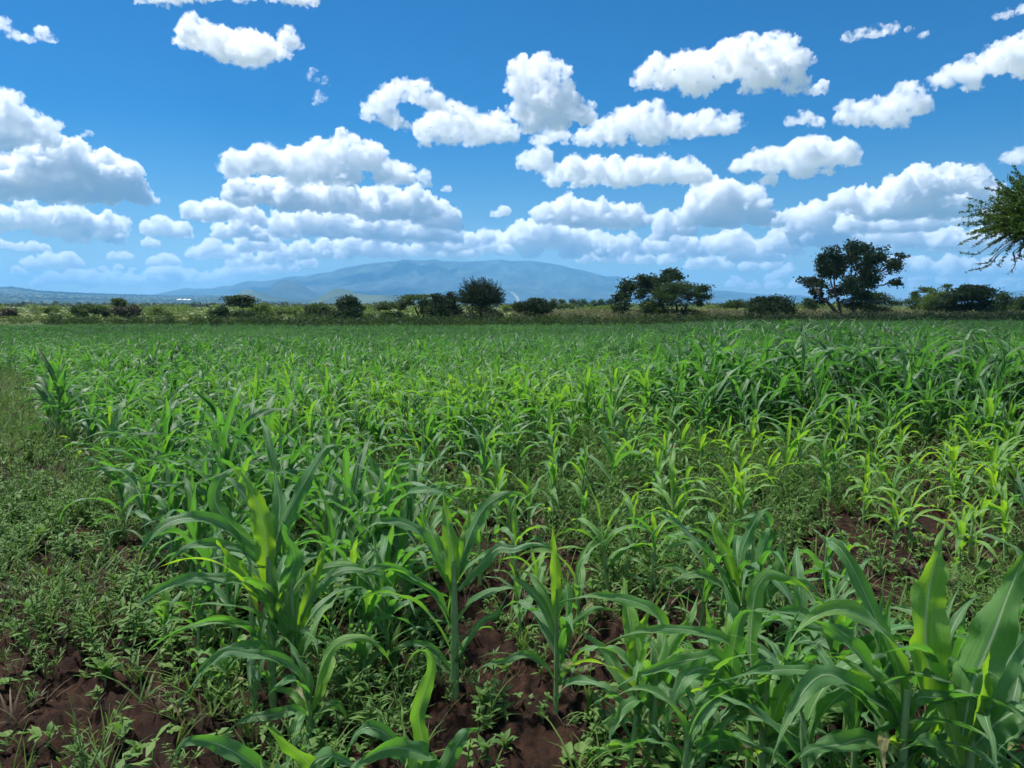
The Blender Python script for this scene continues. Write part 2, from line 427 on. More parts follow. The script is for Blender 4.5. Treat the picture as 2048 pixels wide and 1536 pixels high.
# --- plants whose leaves are traced
def traced(px, py, Hs, leaves, tint, nst=1, r0=.017, Y=None, lean=(0, 0)):
    """base at the photo's foot of the stalk; each leaf: (points, width in px, depth shift at the tip, tint shift, twist)"""
    r = ray(px, py)
    if Y is None: Y = r.y * (CAMZ - .0) / -r.z
    b = at(px, py, Y); bx, by = b[0], Y
    bz = float(gz(bx, by))
    zs = np.linspace(-.05, Hs, 7)
    path = np.stack([lean[0] * zs / Hs, lean[1] * zs / Hs, zs], -1)
    out = []
    for k, lf in enumerate(leaves):
        pts, wpx, dy, dt = lf[:4]; tw = lf[4] if len(lf) > 4 else 0
        m = len(pts)
        Q = [at(p[0], p[1], Y + dy * (i / (m - 1)) ** 1.2 + (p[2] if len(p) > 2 else 0)) - np.array((bx, by, bz)) for i, p in enumerate(pts)]
        P = spline(Q, 26)
        w = wpx / F * Y * 1.05
        ch = P[-1] - P[0]
        # the blade's broad side turns to the sky and, where it hangs or stands, to the viewer
        side = np.array((1., 0, 0)) if abs(ch[0]) < .35 * abs(ch[2]) + 1e-6 else np.array((-.25 * np.sign(ch[0]), -1, .45)) if False else np.cross(np.array((ch[0], ch[1], 0)) + 1e-6, np.array((0, 0, 1.))) * np.array((np.sign(-ch[0] + 1e-9), np.sign(-ch[0] + 1e-9), 1)) * .8 + np.array((0, 0, .42))
        A = leaf_arrays(P, w * .85, .26, .34, tw + .5 * math.sin(k * 2.3 + px), 3 + k * 7, 7, side)
        out.append((A, float(np.clip(tint + .12 + dt, .30, 1))))
    rr_ = random.Random(int(px * 3 + py))
    for q in range(nst):
        EL, ep = plant_leaves(rr_, Hs * 1.25, .046, 7, 22, 7)
        o_ = np.array((rr_.uniform(-.05, .05) if q else 0, rr_.uniform(-.04, .04) if q else 0, 0))
        for A in EL[:6]: out.append(((A[0] + o_, A[1], A[2]), float(np.clip(tint + rr_.uniform(-.1, .25), 0, 1)) if rr_.random() > .1 else 1.3))
    plants.append(dict(x=bx, y=by, z=bz, tint=tint, H=max(a[0][0][:, 2].max() for a in out), leaves=out, path=path, r0=r0, hero=True, nst=nst))

traced(545, 1412, .62, [
    ([(500, 1130), (470, 1075), (435, 1045), (390, 1037), (340, 1045), (300, 1078), (275, 1130), (258, 1195)], 30, -.25, -.2),
    ([(545, 1215), (500, 1172), (440, 1158), (375, 1158), (310, 1185), (268, 1225), (240, 1275)], 27, -.2, -.1),
    ([(530, 1135), (480, 1098), (420, 1088), (365, 1098), (325, 1150)], 24, -.05, -.2),
    ([(535, 1170), (532, 1080), (515, 1010), (490, 955), (462, 932)], 50, .05, .5),
    ([(545, 1120), (560, 1060), (590, 1000), (625, 935), (655, 893), (678, 897), (668, 925), (642, 945)], 36, .1, -.1),
    ([(520, 1100), (455, 1040), (430, 1000), (440, 958), (475, 938), (505, 960)], 36, .1, 0),
    ([(545, 1130), (555, 1060), (560, 1010), (552, 960), (548, 930)], 38, .2, -.2),
    ([(560, 1180), (590, 1120), (570, 1060), (552, 1040)], 36, -.1, -.3),
    ([(560, 1230), (600, 1160), (650, 1135), (700, 1132), (740, 1150), (780, 1210)], 26, .1, .1),
    ([(545, 1290), (500, 1255), (440, 1240), (390, 1250), (345, 1270), (330, 1310)], 20, -.1, .1),
    ([(580, 1290), (610, 1230), (625, 1180), (648, 1080)], 22, .0, .3),
    ([(530, 1200), (490, 1150), (450, 1110), (430, 1068)], 30, -.1, .55),
], .38, 3, .016)
traced(590, 1420, .58, [
    ([(592, 1330), (560, 1310), (520, 1296), (470, 1298), (420, 1325), (385, 1370), (350, 1415)], 28, -.3, -.15),
    ([(600, 1240), (625, 1190), (665, 1150), (705, 1138), (760, 1150), (800, 1185)], 22, .1, -.1),
    ([(595, 1260), (585, 1180), (600, 1110), (625, 1075)], 34, .2, .1),
    ([(598, 1250), (625, 1170), (645, 1110), (655, 1060)], 26, .1, .4),
    ([(590, 1290), (560, 1230), (520, 1195), (470, 1190)], 24, .1, .1),
], .35, 1, .014)
traced(620, 1500, .34, [
    ([(622, 1400), (590, 1340), (550, 1315), (505, 1310), (450, 1305), (410, 1345), (365, 1410)], 24, -.15, -.1),
    ([(625, 1420), (640, 1340), (670, 1290), (710, 1275), (750, 1285), (790, 1340)], 26, .05, .2),
    ([(625, 1420), (650, 1360), (665, 1320), (640, 1300)], 24, .15, .45),
    ([(620, 1440), (590, 1420), (545, 1430), (490, 1440), (435, 1475)], 26, -.1, -.2),
    ([(622, 1450), (600, 1400), (570, 1380), (520, 1375)], 20, .1, .2),
    ([(628, 1440), (660, 1410), (690, 1420), (700, 1470)], 20, .1, 0),
], .4, 1, .013)
traced(910, 1400, .60, [
    ([(900, 1175), (878, 1130), (858, 1090), (825, 1055), (780, 1043), (735, 1055), (698, 1095)], 30, -.1, -.1),
    ([(915, 1180), (940, 1150), (972, 1118), (996, 1096), (1028, 1097), (1062, 1086), (1100, 1096), (1125, 1122)], 27, -.05, -.25),
    ([(905, 1190), (905, 1110), (895, 1050), (885, 968)], 36, .05, .2),
    ([(915, 1150), (935, 1080), (965, 1020), (1005, 990), (1045, 990), (1060, 1020)], 34, .1, 0),
    ([(905, 1250), (880, 1205), (845, 1172), (810, 1148), (772, 1131), (735, 1140), (700, 1170)], 24, -.15, -.2),
    ([(915, 1320), (938, 1272), (966, 1240), (992, 1228), (1012, 1190), (1002, 1176)], 17, -.1, -.1),
    ([(905, 1345), (878, 1309), (848, 1288), (800, 1292), (765, 1325)], 16, .05, -.1),
    ([(912, 1160), (930, 1090), (940, 1040), (938, 1000)], 34, .1, .3),
    ([(905, 1180), (880, 1110), (860, 1060), (838, 1010)], 34, .15, .15),
], .40, 1, .020)
traced(1112, 1425, .52, [
    ([(1110, 1362), (1085, 1328), (1049, 1309), (1014, 1320), (973, 1330), (935, 1355)], 18, -.15, -.1),
    ([(1110, 1250), (1120, 1200), (1130, 1172), (1135, 1210), (1128, 1292)], 26, -.12, .1),
    ([(1110, 1230), (1112, 1170), (1108, 1110), (1104, 1034)], 25, .0, .4),
    ([(1108, 1270), (1085, 1210), (1050, 1170), (1020, 1150), (1000, 1130)], 20, .1, 0),
    ([(1112, 1280), (1135, 1260), (1160, 1235), (1195, 1215), (1240, 1225)], 17, .0, 0),
    ([(1112, 1370), (1150, 1357), (1190, 1362), (1225, 1400)], 13, -.1, 0),
    ([(1110, 1250), (1090, 1190), (1060, 1150), (1030, 1138)], 20, .2, .1),
], .38, 1, .011)
# lowest middle plant, foot below the frame
traced(835, 1640, .22, [
    ([(842, 1545), (846, 1490), (836, 1430), (850, 1378), (863, 1335), (856, 1306), (837, 1302), (818, 1322), (806, 1348)], 37, -.05, .15),
    ([(835, 1560), (858, 1518), (815, 1498), (765, 1500), (715, 1530), (690, 1570)], 46, -.35, 0),
    ([(835, 1560), (800, 1500), (765, 1463), (731, 1456), (706, 1478), (690, 1530)], 34, .05, -.2),
    ([(850, 1570), (885, 1540), (918, 1482), (944, 1460), (972, 1460)], 40, .1, -.15),
    ([(838, 1560), (815, 1495), (806, 1435), (800, 1400)], 22, .12, .35),
], .35, 1, .015)
traced(560, 1660, .20, [
    ([(560, 1590), (510, 1535), (470, 1505), (425, 1484), (385, 1480), (358, 1496), (338, 1545)], 44, -.12, -.05),
    ([(590, 1600), (620, 1535), (585, 1498), (545, 1462), (520, 1452)], 46, -.05, .25),
    ([(600, 1590), (620, 1535), (660, 1512), (700, 1530), (720, 1570)], 44, -.1, -.1),
], .35, 1, .015)
# the right-hand clump
traced(1800, 1690, .50, [
    ([(1868, 1420), (1856, 1330), (1850, 1260), (1858, 1180), (1876, 1100), (1898, 1030)], 92, .1, .25),
    ([(1805, 1430), (1795, 1340), (1765, 1265), (1705, 1224), (1645, 1226), (1588, 1270), (1556, 1345)], 52, -.15, .1),
    ([(1790, 1440), (1745, 1345), (1690, 1280), (1635, 1245), (1600, 1240)], 48, -.1, -.1),
    ([(1760, 1440), (1738, 1417), (1690, 1374), (1638, 1347), (1587, 1340), (1519, 1344), (1468, 1355), (1410, 1376)], 30, -.1, -.1),
    ([(1810, 1440), (1700, 1370), (1650, 1350), (1610, 1380), (1570, 1450), (1535, 1545)], 52, -.25, -.15),
    ([(1820, 1400), (1740, 1210), (1690, 1110), (1657, 1083), (1650, 1120), (1654, 1205)], 34, .25, -.1),
    ([(1800, 1470), (1830, 1400), (1870, 1395), (1920, 1390), (1945, 1400), (1965, 1430)], 34, -.15, -.1),
    ([(1810, 1480), (1780, 1420), (1750, 1380), (1690, 1340), (1650, 1300)], 50, .1, .1),
    ([(1800, 1500), (1820, 1430), (1810, 1350), (1800, 1290)], 60, .2, .3),
    ([(1790, 1540), (1740, 1480), (1680, 1490), (1620, 1500), (1560, 1540)], 46, -.2, -.1),
    ([(1830, 1520), (1860, 1460), (1890, 1420), (1900, 1380)], 50, .15, .35),
], .46, 2, .022, 2.25)
traced(1930, 1680, .42, [
    ([(1925, 1470), (1945, 1370), (1985, 1270), (2025, 1165), (2070, 1070)], 96, .05, .05),
    ([(1945, 1480), (1985, 1380), (2030, 1300), (2090, 1230)], 80, .2, -.1),
    ([(1930, 1500), (1965, 1400), (1972, 1330), (1980, 1290)], 26, -.15, .3),
    ([(1940, 1500), (2000, 1440), (2050, 1420), (2110, 1440)], 70, -.1, -.2),
    ([(1920, 1530), (1900, 1450), (1890, 1400), (1905, 1340)], 50, .1, .2),
    ([(1920, 1540), (1880, 1500), (1850, 1480), (1800, 1500)], 40, -.15, .0),
], .42, 1, .020, 2.15)
traced(1520, 1640, .46, [
    ([(1512, 1400), (1500, 1310), (1505, 1215), (1515, 1172), (1535, 1150), (1565, 1154), (1608, 1175), (1634, 1218)], 40, .1, .1),
    ([(1500, 1420), (1465, 1345), (1474, 1258), (1491, 1224), (1526, 1222), (1570, 1228)], 38, -.05, -.1),
    ([(1470, 1400), (1432, 1310), (1426, 1216)], 36, .1, .15),
    ([(1510, 1400), (1462, 1290), (1400, 1266), (1348, 1258), (1297, 1261), (1247, 1272), (1183, 1302)], 26, -.1, -.05),
    ([(1500, 1420), (1440, 1320), (1397, 1318), (1332, 1330), (1264, 1357), (1208, 1394)], 32, -.1, -.1),
    ([(1490, 1450), (1430, 1350), (1397, 1337), (1366, 1361), (1338, 1429), (1332, 1500)], 42, -.2, -.1),
    ([(1510, 1470), (1470, 1400), (1420, 1390), (1380, 1420), (1350, 1475)], 40, -.1, -.2),
    ([(1530, 1480), (1560, 1400), (1590, 1340), (1600, 1280)], 46, .15, .2),
    ([(1515, 1500), (1560, 1480), (1600, 1490), (1640, 1540)], 44, -.2, -.2),
    ([(1500, 1520), (1450, 1480), (1400, 1500), (1370, 1545)], 44, -.2, -.2),
    ([(1470, 1380), (1456, 1310), (1454, 1240), (1453, 1200)], 22, .2, .45),
], .44, 2, .019, 2.45)
traced(1300, 1600, .42, [
    ([(1300, 1380), (1330, 1270), (1298, 1217), (1213, 1193), (1144, 1197), (1095, 1215)], 30, .05, .0),
    ([(1290, 1420), (1332, 1381), (1290, 1395), (1247, 1419), (1188, 1458)], 22, -.1, 0),
    ([(1270, 1350), (1262, 1260), (1250, 1190), (1243, 1140)], 38, .2, .2),
    ([(1280, 1400), (1270, 1310), (1290, 1240), (1315, 1200)], 38, .1, .4),
    ([(1290, 1420), (1240, 1350), (1200, 1290), (1150, 1260)], 34, .2, -.05),
    ([(1300, 1460), (1250, 1490), (1210, 1500), (1160, 1540)], 26, -.15, 0),
    ([(1310, 1400), (1340, 1300), (1380, 1240), (1400, 1180)], 34, .2, .1),
], .46, 2, .016, 2.6)
# the clump behind it
traced(1500, 1290, .48, [
    ([(1500, 1190), (1520, 1110), (1540, 1060), (1530, 1030), (1490, 1035), (1450, 1055)], 30, .05, -.1),
    ([(1480, 1200), (1455, 1110), (1430, 1060), (1440, 1030), (1460, 1000)], 24, .1, .4),
    ([(1490, 1200), (1480, 1120), (1500, 1060), (1530, 1020), (1575, 1015)], 28, .0, -.1),
    ([(1480, 1210), (1430, 1130), (1390, 1080), (1340, 1040), (1310, 1060), (1290, 1100)], 28, -.1, -.1),
    ([(1500, 1210), (1555, 1140), (1560, 1090), (1550, 1050)], 26, .1, .1),
    ([(1490, 1230), (1440, 1170), (1400, 1150), (1350, 1160), (1310, 1190)], 26, -.1, 0),
    ([(1505, 1230), (1540, 1180), (1570, 1170), (1590, 1210)], 24, -.1, .1),
], .35, 2, .015)
print('traced', len(plants), round(time.time() - T0, 1))

def grown(x, y, H, tint, r=None, wid=None, hero=False):
    r = r or rnd
    near = y < 5.5
    L, path = plant_leaves(r, H, (wid or (.024 + .030 * H)) * r.uniform(.8, 1.2), r.randint(9, 12) if H > .55 else r.randint(7, 9), 22 if near else 14, 5)
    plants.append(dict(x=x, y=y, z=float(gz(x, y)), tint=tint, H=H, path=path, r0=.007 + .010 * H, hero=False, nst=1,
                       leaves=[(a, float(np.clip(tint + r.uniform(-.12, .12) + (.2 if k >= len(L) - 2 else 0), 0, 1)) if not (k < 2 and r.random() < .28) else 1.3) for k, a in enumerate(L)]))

# --- placed plants that the photograph shows one by one: foot px, foot py, height
for px, py, H, t in [(110, 905, 1.15, .12), (128, 885, 1.1, .15), (150, 900, .95, .2), (95, 880, 1.05, .1), (215, 960, .85, .5), (235, 975, .8, .3), (180, 935, .85, .2),
                     (330, 1040, .9, .5), (300, 1030, .85, .2), (350, 1065, .85, .3), (275, 1010, .8, .2), (400, 1110, .95, .25), (370, 1090, .85, .15), (440, 1150, 1.0, .2),
                     (470, 1190, .95, .3), (420, 1160, .85, .2), (380, 1200, .8, .3), (590, 1130, 1.0, .2), (640, 1160, .95, .3), (690, 1190, 1.0, .15), (735, 1230, .95, .25),
                     (780, 1240, .95, .3), (800, 1215, .85, .2), (610, 1090, .95, .2), (720, 1130, .9, .3), (660, 1240, .8, .3), (720, 1260, .75, .35), (785, 1290, .7, .35),
                     (560, 1120, .85, .3), (500, 1090, .9, .2), (850, 1010, .7, .5), (870, 985, .65, .4), (995, 1075, .62, .55), (1000, 1040, .55, .4), (1110, 965, .62, .5),
                     (1222, 1020, .78, .45), (1218, 1195, .66, .6), (1165, 1080, .45, .5), (1060, 1090, .5, .45), (940, 1060, .5, .4), (1325, 1060, .45, .6), (1375, 1030, .5, .5),
                     (1480, 1000, .5, .7), (1600, 985, .75, .55), (1570, 990, .7, .6), (1540, 1000, .55, .7), (1660, 1010, .6, .5), (1640, 1005, .55, .4), (1735, 1035, .55, .75),
                     (1820, 1090, .55, .8), (1745, 960, .6, .5), (1890, 1010, .5, .7), (1935, 1125, .5, .8), (1960, 1080, .45, .75), (2010, 1120, .5, .8), (1840, 980, .45, .7),
                     (1690, 1190, .40, .5), (1660, 1180, .35, .4), (1650, 1300, .55, .3), (2060, 1200, .8, .15), (2075, 1260, .8, .1), (1400, 1260, .6, .4), (1560, 1270, .6, .3),
                     (1440, 1240, .62, .35), (1600, 1400, .6, .3), (1690, 1500, .6, .25), (1420, 1500, .6, .3), (1260, 1560, .55, .3), (2000, 1560, .7, .2),
                     (250, 1090, .75, .25), (300, 1140, .8, .3), (345, 1180, .8, .25), (400, 1230, .8, .3), (430, 1270, .75, .3), (480, 1320, .75, .35), (530, 1240, .8, .3), (580, 1290, .75, .35), (620, 1330, .6, .35), (650, 1180, .9, .25),
                     (560, 1180, .9, .3), (510, 1150, .9, .25), (700, 1310, .65, .4), (740, 1350, .6, .35), (780, 1330, .6, .4), (760, 1190, .85, .3), (820, 1260, .7, .35), (850, 1180, .65, .4), (840, 1110, .7, .35), (800, 1090, .75, .3), (900, 1120, .6, .45),
                     (960, 1180, .55, .5), (1030, 1190, .55, .45), (1080, 1230, .5, .5), (1160, 1260, .55, .5), (1040, 1280, .45, .5), (1100, 1050, .6, .5), (1160, 1010, .65, .5), (1040, 980, .65, .45), (960, 990, .65, .45), (1270, 1130, .5, .55), (1300, 1190, .5, .5), (1270, 980, .6, .55), (1400, 960, .6, .6), (1350, 1120, .45, .6),
                     (1700, 1640, .66, .3), (1620, 1690, .6, .35), (1560, 1560, .62, .3), (1760, 1560, .7, .3), (1860, 1620, .72, .25), (1980, 1660, .72, .2), (1350, 1660, .5, .35), (1400, 1600, .55, .4), (1480, 1480, .58, .3), (1640, 1470, .6, .35), (1740, 1440, .6, .3), (1330, 1500, .5, .35), (1900, 1480, .6, .25),
                     (400, 1330, .42, .4), (330, 1310, .3, .5), (460, 1400, .3, .5), (690, 1390, .4, .3), (720, 1400, .35, .3)]:
    r_ = ray(px, py); Y = r_.y * CAMZ / -r_.z
    p = at(px, py, Y)
    grown(p[0], Y, H, t, wid=(.048 if (px > 1250 and py > 1380) else .046 if (px < 830 and py > 1000) else None))

X, Y, H, TT = scatter(3.2, 68, 3, 16.)
hx = np.array([p['x'] for p in plants]); hy = np.array([p['y'] for p in plants])
near = Y < 14
keep = np.ones(len(X), bool)
for i in np.where(near)[0]:
    if np.min(np.hypot(hx - X[i], hy - Y[i])) < .22: keep[i] = False
# the hero clump at lower right and the open soil around it stay free of others
keep &= ~((Y < 4.3) & (X > -.9) & (X < 3.2))
keep &= ~((Y < 5.2) & (X > .3) & (RNG.random(len(X)) < .7))
X, Y, H, TT = X[keep], Y[keep], H[keep], TT[keep]
order = np.argsort(np.hypot(X, Y))
vis = [i for i in order if abs(X[i]) < .66 * Y[i] + .3]
nind = 300 - len(plants)
ind = set(vis[:nind])
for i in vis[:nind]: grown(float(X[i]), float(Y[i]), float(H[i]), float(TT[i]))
rest = np.array([i for i in order if i not in ind])
print('plants', len(plants), 'field', len(rest), 'ymax ind', max(p['y'] for p in plants), round(time.time() - T0, 1))

# labels of the plants: size, tint, and what stands above them on the horizon
LM = [(60, 'the bushes at the far left edge'), (190, 'the twin flat acacias'), (330, 'the lime bushes left of the umbrella tree'), (480, 'the small umbrella tree'), (610, 'the lime bushes right of the umbrella tree'),
      (700, 'the dark round tree'), (830, 'the leaning flat acacia'), (960, 'the spiky thorn tree'), (1070, 'the low dark dome bush'), (1180, 'the far lime mounds'),
      (1320, 'the broad paired trees'), (1440, 'the gap right of the paired trees'), (1545, 'the dense round bush'), (1690, 'the tallest tree'), (1800, 'the gap right of the tallest tree'), (1920, 'the wide dark tree'), (2030, 'the overhanging branch')]
RW = [(1900, 'cut by the bottom edge'), (1450, 'low in the foreground'), (1330, 'just above the lowest plants'), (1220, 'in the lower third of the field'), (1120, 'in the middle of the field'),
      (1040, 'a little above mid-field'), (970, 'in the upper middle of the field'), (910, 'towards the back of the clear rows'), (870, 'where the rows close up'), (0, 'in the closed rows')]
def proj(x, y, z):
    dz = z - CAMZ
    zc = y * CP - dz * SP; yc = y * SP + dz * CP
    return 1024 + F * x / zc, 768 - F * yc / zc
seen = {}
def plant_label(p):
    px, py = proj(p['x'], p['y'], p['z'])
    colm = min(LM, key=lambda a: abs(a[0] - px))[1]
    rows = [(RW[i][1]) for i in range(len(RW)) if py < RW[i][0]]
    row = rows[-1]
    size = 'tall' if p['H'] > .88 else 'short' if p['H'] < .56 else 'mid-height'
    tone = 'bluish' if p['tint'] < .27 else 'yellowish' if p['tint'] > .52 else 'green'
    return f'{size} {tone} maize plant {row}, in line with {colm}'
def short(l):
    w = l.split()
    return l if len(w) <= 16 else ' '.join(w[:16])

plants.sort(key=lambda p: p['y'])
nl = 0
for k, p in enumerate(plants):
    root = empty('maize_plant', (p['x'], p['y'], p['z']), short(plant_label(p)), 'maize plant', 'young maize plants in the field')
    b = Bag()
    for s in range(p['nst']):
        off = np.array((0, 0, 0.)) if s == 0 else np.array((rnd.uniform(-.06, .06), rnd.uniform(-.05, .05), 0))
        rr = p['r0'] * .86 * np.array((1.05, 1, .97, .93, .85, .72, .45)) * (1 if s == 0 else .8)
        P = spline(p['path'] + off, 15)
        q = np.linspace(0, 1, 15); rad = np.interp(q, np.linspace(0, 1, 7), rr) * (1 + .10 * (np.arange(15) % 3 == 0))
        tube(b, P, rad, 8, p['tint'])
    b.build('stalk', M_STALK, root)
    if p['y'] < 5.6:
        for A, t in p['leaves']:
            mesh('leaf', A[0], A[1], M_LEAFN, root, A[2], t); nl += 1
    else:
        b = Bag()
        for A, t in p['leaves']: b.add(A[0], A[1], A[2], t)
        b.build('foliage', M_LEAF, root)
print('leaf objects', nl)

# --- the rest of the crop
def merge_instances(templ, which, px, py, pz, rot, scl, tint, tilt=None, toff=True):
    Vs, Fs, Us, Ts = [], [], [], []; n = 0
    for k, (V, Fc, U, T) in enumerate(templ):
        idx = np.where(which == k)[0]
        if not len(idx): continue
        c, s = np.cos(rot[idx])[:, None], np.sin(rot[idx])[:, None]; sc_ = scl[idx][:, None]
        x = (V[None, :, 0] * c - V[None, :, 1] * s) * sc_; y = (V[None, :, 0] * s + V[None, :, 1] * c) * sc_; z = V[None, :, 2] * sc_
        if tilt is not None: x = x + z * tilt[idx, 0][:, None]; y = y + z * tilt[idx, 1][:, None]
        W = np.stack([x + px[idx][:, None], y + py[idx][:, None], z + pz[idx][:, None]], -1)
        m = len(V)
        Vs.append(W.reshape(-1, 3)); Fs.append((Fc[None] + (np.arange(len(idx)) * m)[:, None, None]).reshape(-1, Fc.shape[1]) + n); n += m * len(idx)
        Us.append(np.tile(U, (len(idx), 1))); Ts.append(np.clip(tint[idx][:, None] + (T[None] - .5), 0, 1).reshape(-1))
    return np.concatenate(Vs), np.concatenate(Fs), np.concatenate(Us), np.concatenate(Ts)

def maize_template(seed, n, across, nleaf):
    r = random.Random(seed); b = Bag()
    L, path = plant_leaves(r, 1.0, r.uniform(.048, .068), nleaf, n, across)
    for k, A in enumerate(L): b.add(A[0], A[1], A[2], .5 + r.uniform(-.12, .12) + (.14 if k >= nleaf - 2 else 0))
    tube(b, path, .016 * np.array((1.05, 1, .97, .93, .85, .72, .45)), 5, .55)
    return b.arrays()
TA = [maize_template(100 + k, 12, 3, 9 + k % 5) for k in range(32)]
TB = [maize_template(200 + k, 8, 3, 8 + k % 3) for k in range(14)]
g = np.random.default_rng(77)
parts = []
for tmpl, sel in ((TA, Y[rest] < 20), (TB, Y[rest] >= 20)):
    ii = rest[sel]; n = len(ii)
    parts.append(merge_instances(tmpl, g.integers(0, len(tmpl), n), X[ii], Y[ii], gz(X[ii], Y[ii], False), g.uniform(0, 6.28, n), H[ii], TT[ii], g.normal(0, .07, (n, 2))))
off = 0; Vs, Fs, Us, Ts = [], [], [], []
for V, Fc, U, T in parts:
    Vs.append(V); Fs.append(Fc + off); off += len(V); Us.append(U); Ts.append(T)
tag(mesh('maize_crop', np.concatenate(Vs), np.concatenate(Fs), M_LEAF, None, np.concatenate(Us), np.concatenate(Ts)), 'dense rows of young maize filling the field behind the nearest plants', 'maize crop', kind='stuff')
print('crop', off, round(time.time() - T0, 1))

# ------------------------------------------------------------------ weeds and grass
def blade_leaf(bag, base, az, el, L, w, t, droop=.5):
    d = np.array((math.cos(el) * math.sin(az), math.cos(el) * math.cos(az), math.sin(el)))
    s = np.array((math.cos(az), -math.sin(az), 0)) * w * .5
    m = base + d * L * .5; e = base + d * L + np.array((0, 0, -droop * L * .35))
    bag.add([base - s * .25, base + s * .25, m + s, m - s, e + s * .12, e - s * .12], [(0, 1, 2, 3), (3, 2, 4, 5)], None, t)

def weed_broad(seed):
    r = random.Random(seed); b = Bag()
    for st in range(r.randint(1, 3)):
        h = r.uniform(.03, .16); bx = np.array((r.uniform(-.03, .03), r.uniform(-.03, .03), 0)); top = bx + np.array((r.uniform(-.04, .04), r.uniform(-.04, .04), h))
        tube(b, np.array([bx, (bx + top) / 2, top]), .0022, 3, .5)
        for k in range(r.randint(8, 13)):
            q = r.uniform(.25, 1); blade_leaf(b, bx + (top - bx) * q, r.uniform(0, 6.28), r.uniform(-.1, .8), r.uniform(.022, .055), r.uniform(.008, .020), .5 + r.uniform(-.2, .3))
    return b.arrays()

def weed_round(seed):
    r = random.Random(seed); b = Bag(); az = r.uniform(0, 6.28)
    for st in range(r.randint(2, 4)):
        az += r.uniform(1.2, 2.6); ln = r.uniform(.03, .12); e = np.array((math.sin(az) * ln, math.cos(az) * ln, r.uniform(.02, .09)))
        tube(b, np.array([(0, 0, 0), e * np.array((.5, .5, .8)), e]), .0022, 3, .5)
        for k in range(r.randint(2, 4)):
            P = leaf_curve(e, r.uniform(0, 6.28), r.uniform(.035, .075), r.uniform(.1, .7), r.uniform(.3, 1.2), 5)
            n_ = len(P); A = leaf_arrays(P, r.uniform(.022, .042), .15, .15, 0, k, 3); b.add(A[0], A[1], None, .62 + r.uniform(-.2, .3))
    return b.arrays()

def weed_feather(seed):
    r = random.Random(seed); b = Bag()
    for st in range(r.randint(3, 5)):
        az = r.uniform(0, 6.28); h = r.uniform(.12, .30); ln = r.uniform(.1, .6)
        P = np.array([np.array((math.sin(az) * ln * h * q * q, math.cos(az) * ln * h * q * q, h * q)) for q in (0, .5, 1)])
        tube(b, P, .0018, 3, .55)
        for k in range(13):
            q = r.uniform(.2, 1); p = P[0] * (1 - q) + P[2] * q
            blade_leaf(b, p, r.uniform(0, 6.28), r.uniform(.1, 1.0), r.uniform(.025, .06), r.uniform(.005, .012), .5 + r.uniform(-.2, .3), .2)
    return b.arrays()

def grass_tuft(seed, hh=.28):
    r = random.Random(seed); b = Bag()
    for k in range(r.randint(7, 12)):
        az = r.uniform(0, 6.28); L = hh * r.uniform(.4, 1.1); el = r.uniform(.6, 1.4)
        P = leaf_curve((r.uniform(-.02, .02), r.uniform(-.02, .02), 0), az, L, el, r.uniform(.3, 1.5), 5)
        s = np.array((math.cos(az), -math.sin(az), 0)); w = r.uniform(.0025, .006) * np.array((1, 1, .8, .5, .1))
        V = np.stack([P - s * w[:, None], P + s * w[:, None]], 1).reshape(-1, 3)
        b.add(V, [(2 * i, 2 * i + 1, 2 * i + 3, 2 * i + 2) for i in range(4)], None, .5 + r.uniform(-.25, .35))
    return b.arrays()

def weed_scatter(name, tmpl, mat, n, ymin, ymax, seed, cover, smin, smax, label, cat):
    g = np.random.default_rng(seed)
    n = int(n * (1 + 1.7 / (.35 * (ymin + ymax))))
    Yv = ymin + (ymax - ymin) * g.random(n) ** 1.0; Xv = (g.random(n) * 2 - 1) * (.70 * Yv + 2.2)
    k = g.random(n) < cover(Xv, Yv)
    Xv, Yv = Xv[k], Yv[k]; n = len(Xv)
    V, Fc, U, T = merge_instances(tmpl, g.integers(0, len(tmpl), n), Xv, Yv, gz(Xv, Yv), g.uniform(0, 6.28, n), g.uniform(smin, smax, n), np.clip(.42 + g.normal(0, .24, n) + .5 * (fbm(Xv * .7, Yv * .7, 2, seed) - .5), 0, 1))
    print(name, n, len(Fc))
    return tag(mesh(name, V, Fc, mat, None, U, T, False), label, cat, kind='stuff')

def leftness(Xv, Yv):
    xb = np.where(Yv < 9, -1.07 - (Yv - 3.1) * .72, -5.32 - (Yv - 9) * .655)
    return ss(.5, -.3, Xv - xb)
def cov_broad(Xv, Yv):
    bare = ss(.46, .58, fbm(Xv * 1.1, Yv * 1.1, 3, 91))
    l = leftness(Xv, Yv)
    return np.clip((.12 + .88 * bare) * (.55 + .6 * l) * (1 - .82 * l * ss(4.8, 3.8, Yv)) * (.55 + .45 * ss(2.5, 4.5, Yv)), 0, 1)
def cov_feather(Xv, Yv):
    c = ss(.46, .62, fbm(Xv * .8 + 7, Yv * .8, 3, 95)); l = leftness(Xv, Yv)
    return np.clip(c * .9 + .25 * l, 0, 1) * (1 - .75 * l * ss(4.8, 3.8, Yv))
def cov_grass(Xv, Yv):
    return np.clip(.25 + .8 * leftness(Xv, Yv) * ss(3.5, 6, Yv) + .3 * ss(.5, .65, fbm(Xv * .9, Yv * .9 + 3, 2, 97)), 0, 1)
weed_scatter('ground_weeds', [weed_broad(k) for k in range(12)], M_WEED, 14000, 2.0, 8.5, 1, cov_broad, .4, 1.7, 'low broad-leaved weeds carpeting the dark soil between maize plants', 'weeds')
weed_scatter('ground_weeds', [weed_broad(k) for k in range(12)], M_WEED, 13000, 8.5, 20, 11, cov_broad, .9, 1.8, 'low weeds covering the soil farther back under the maize', 'weeds')
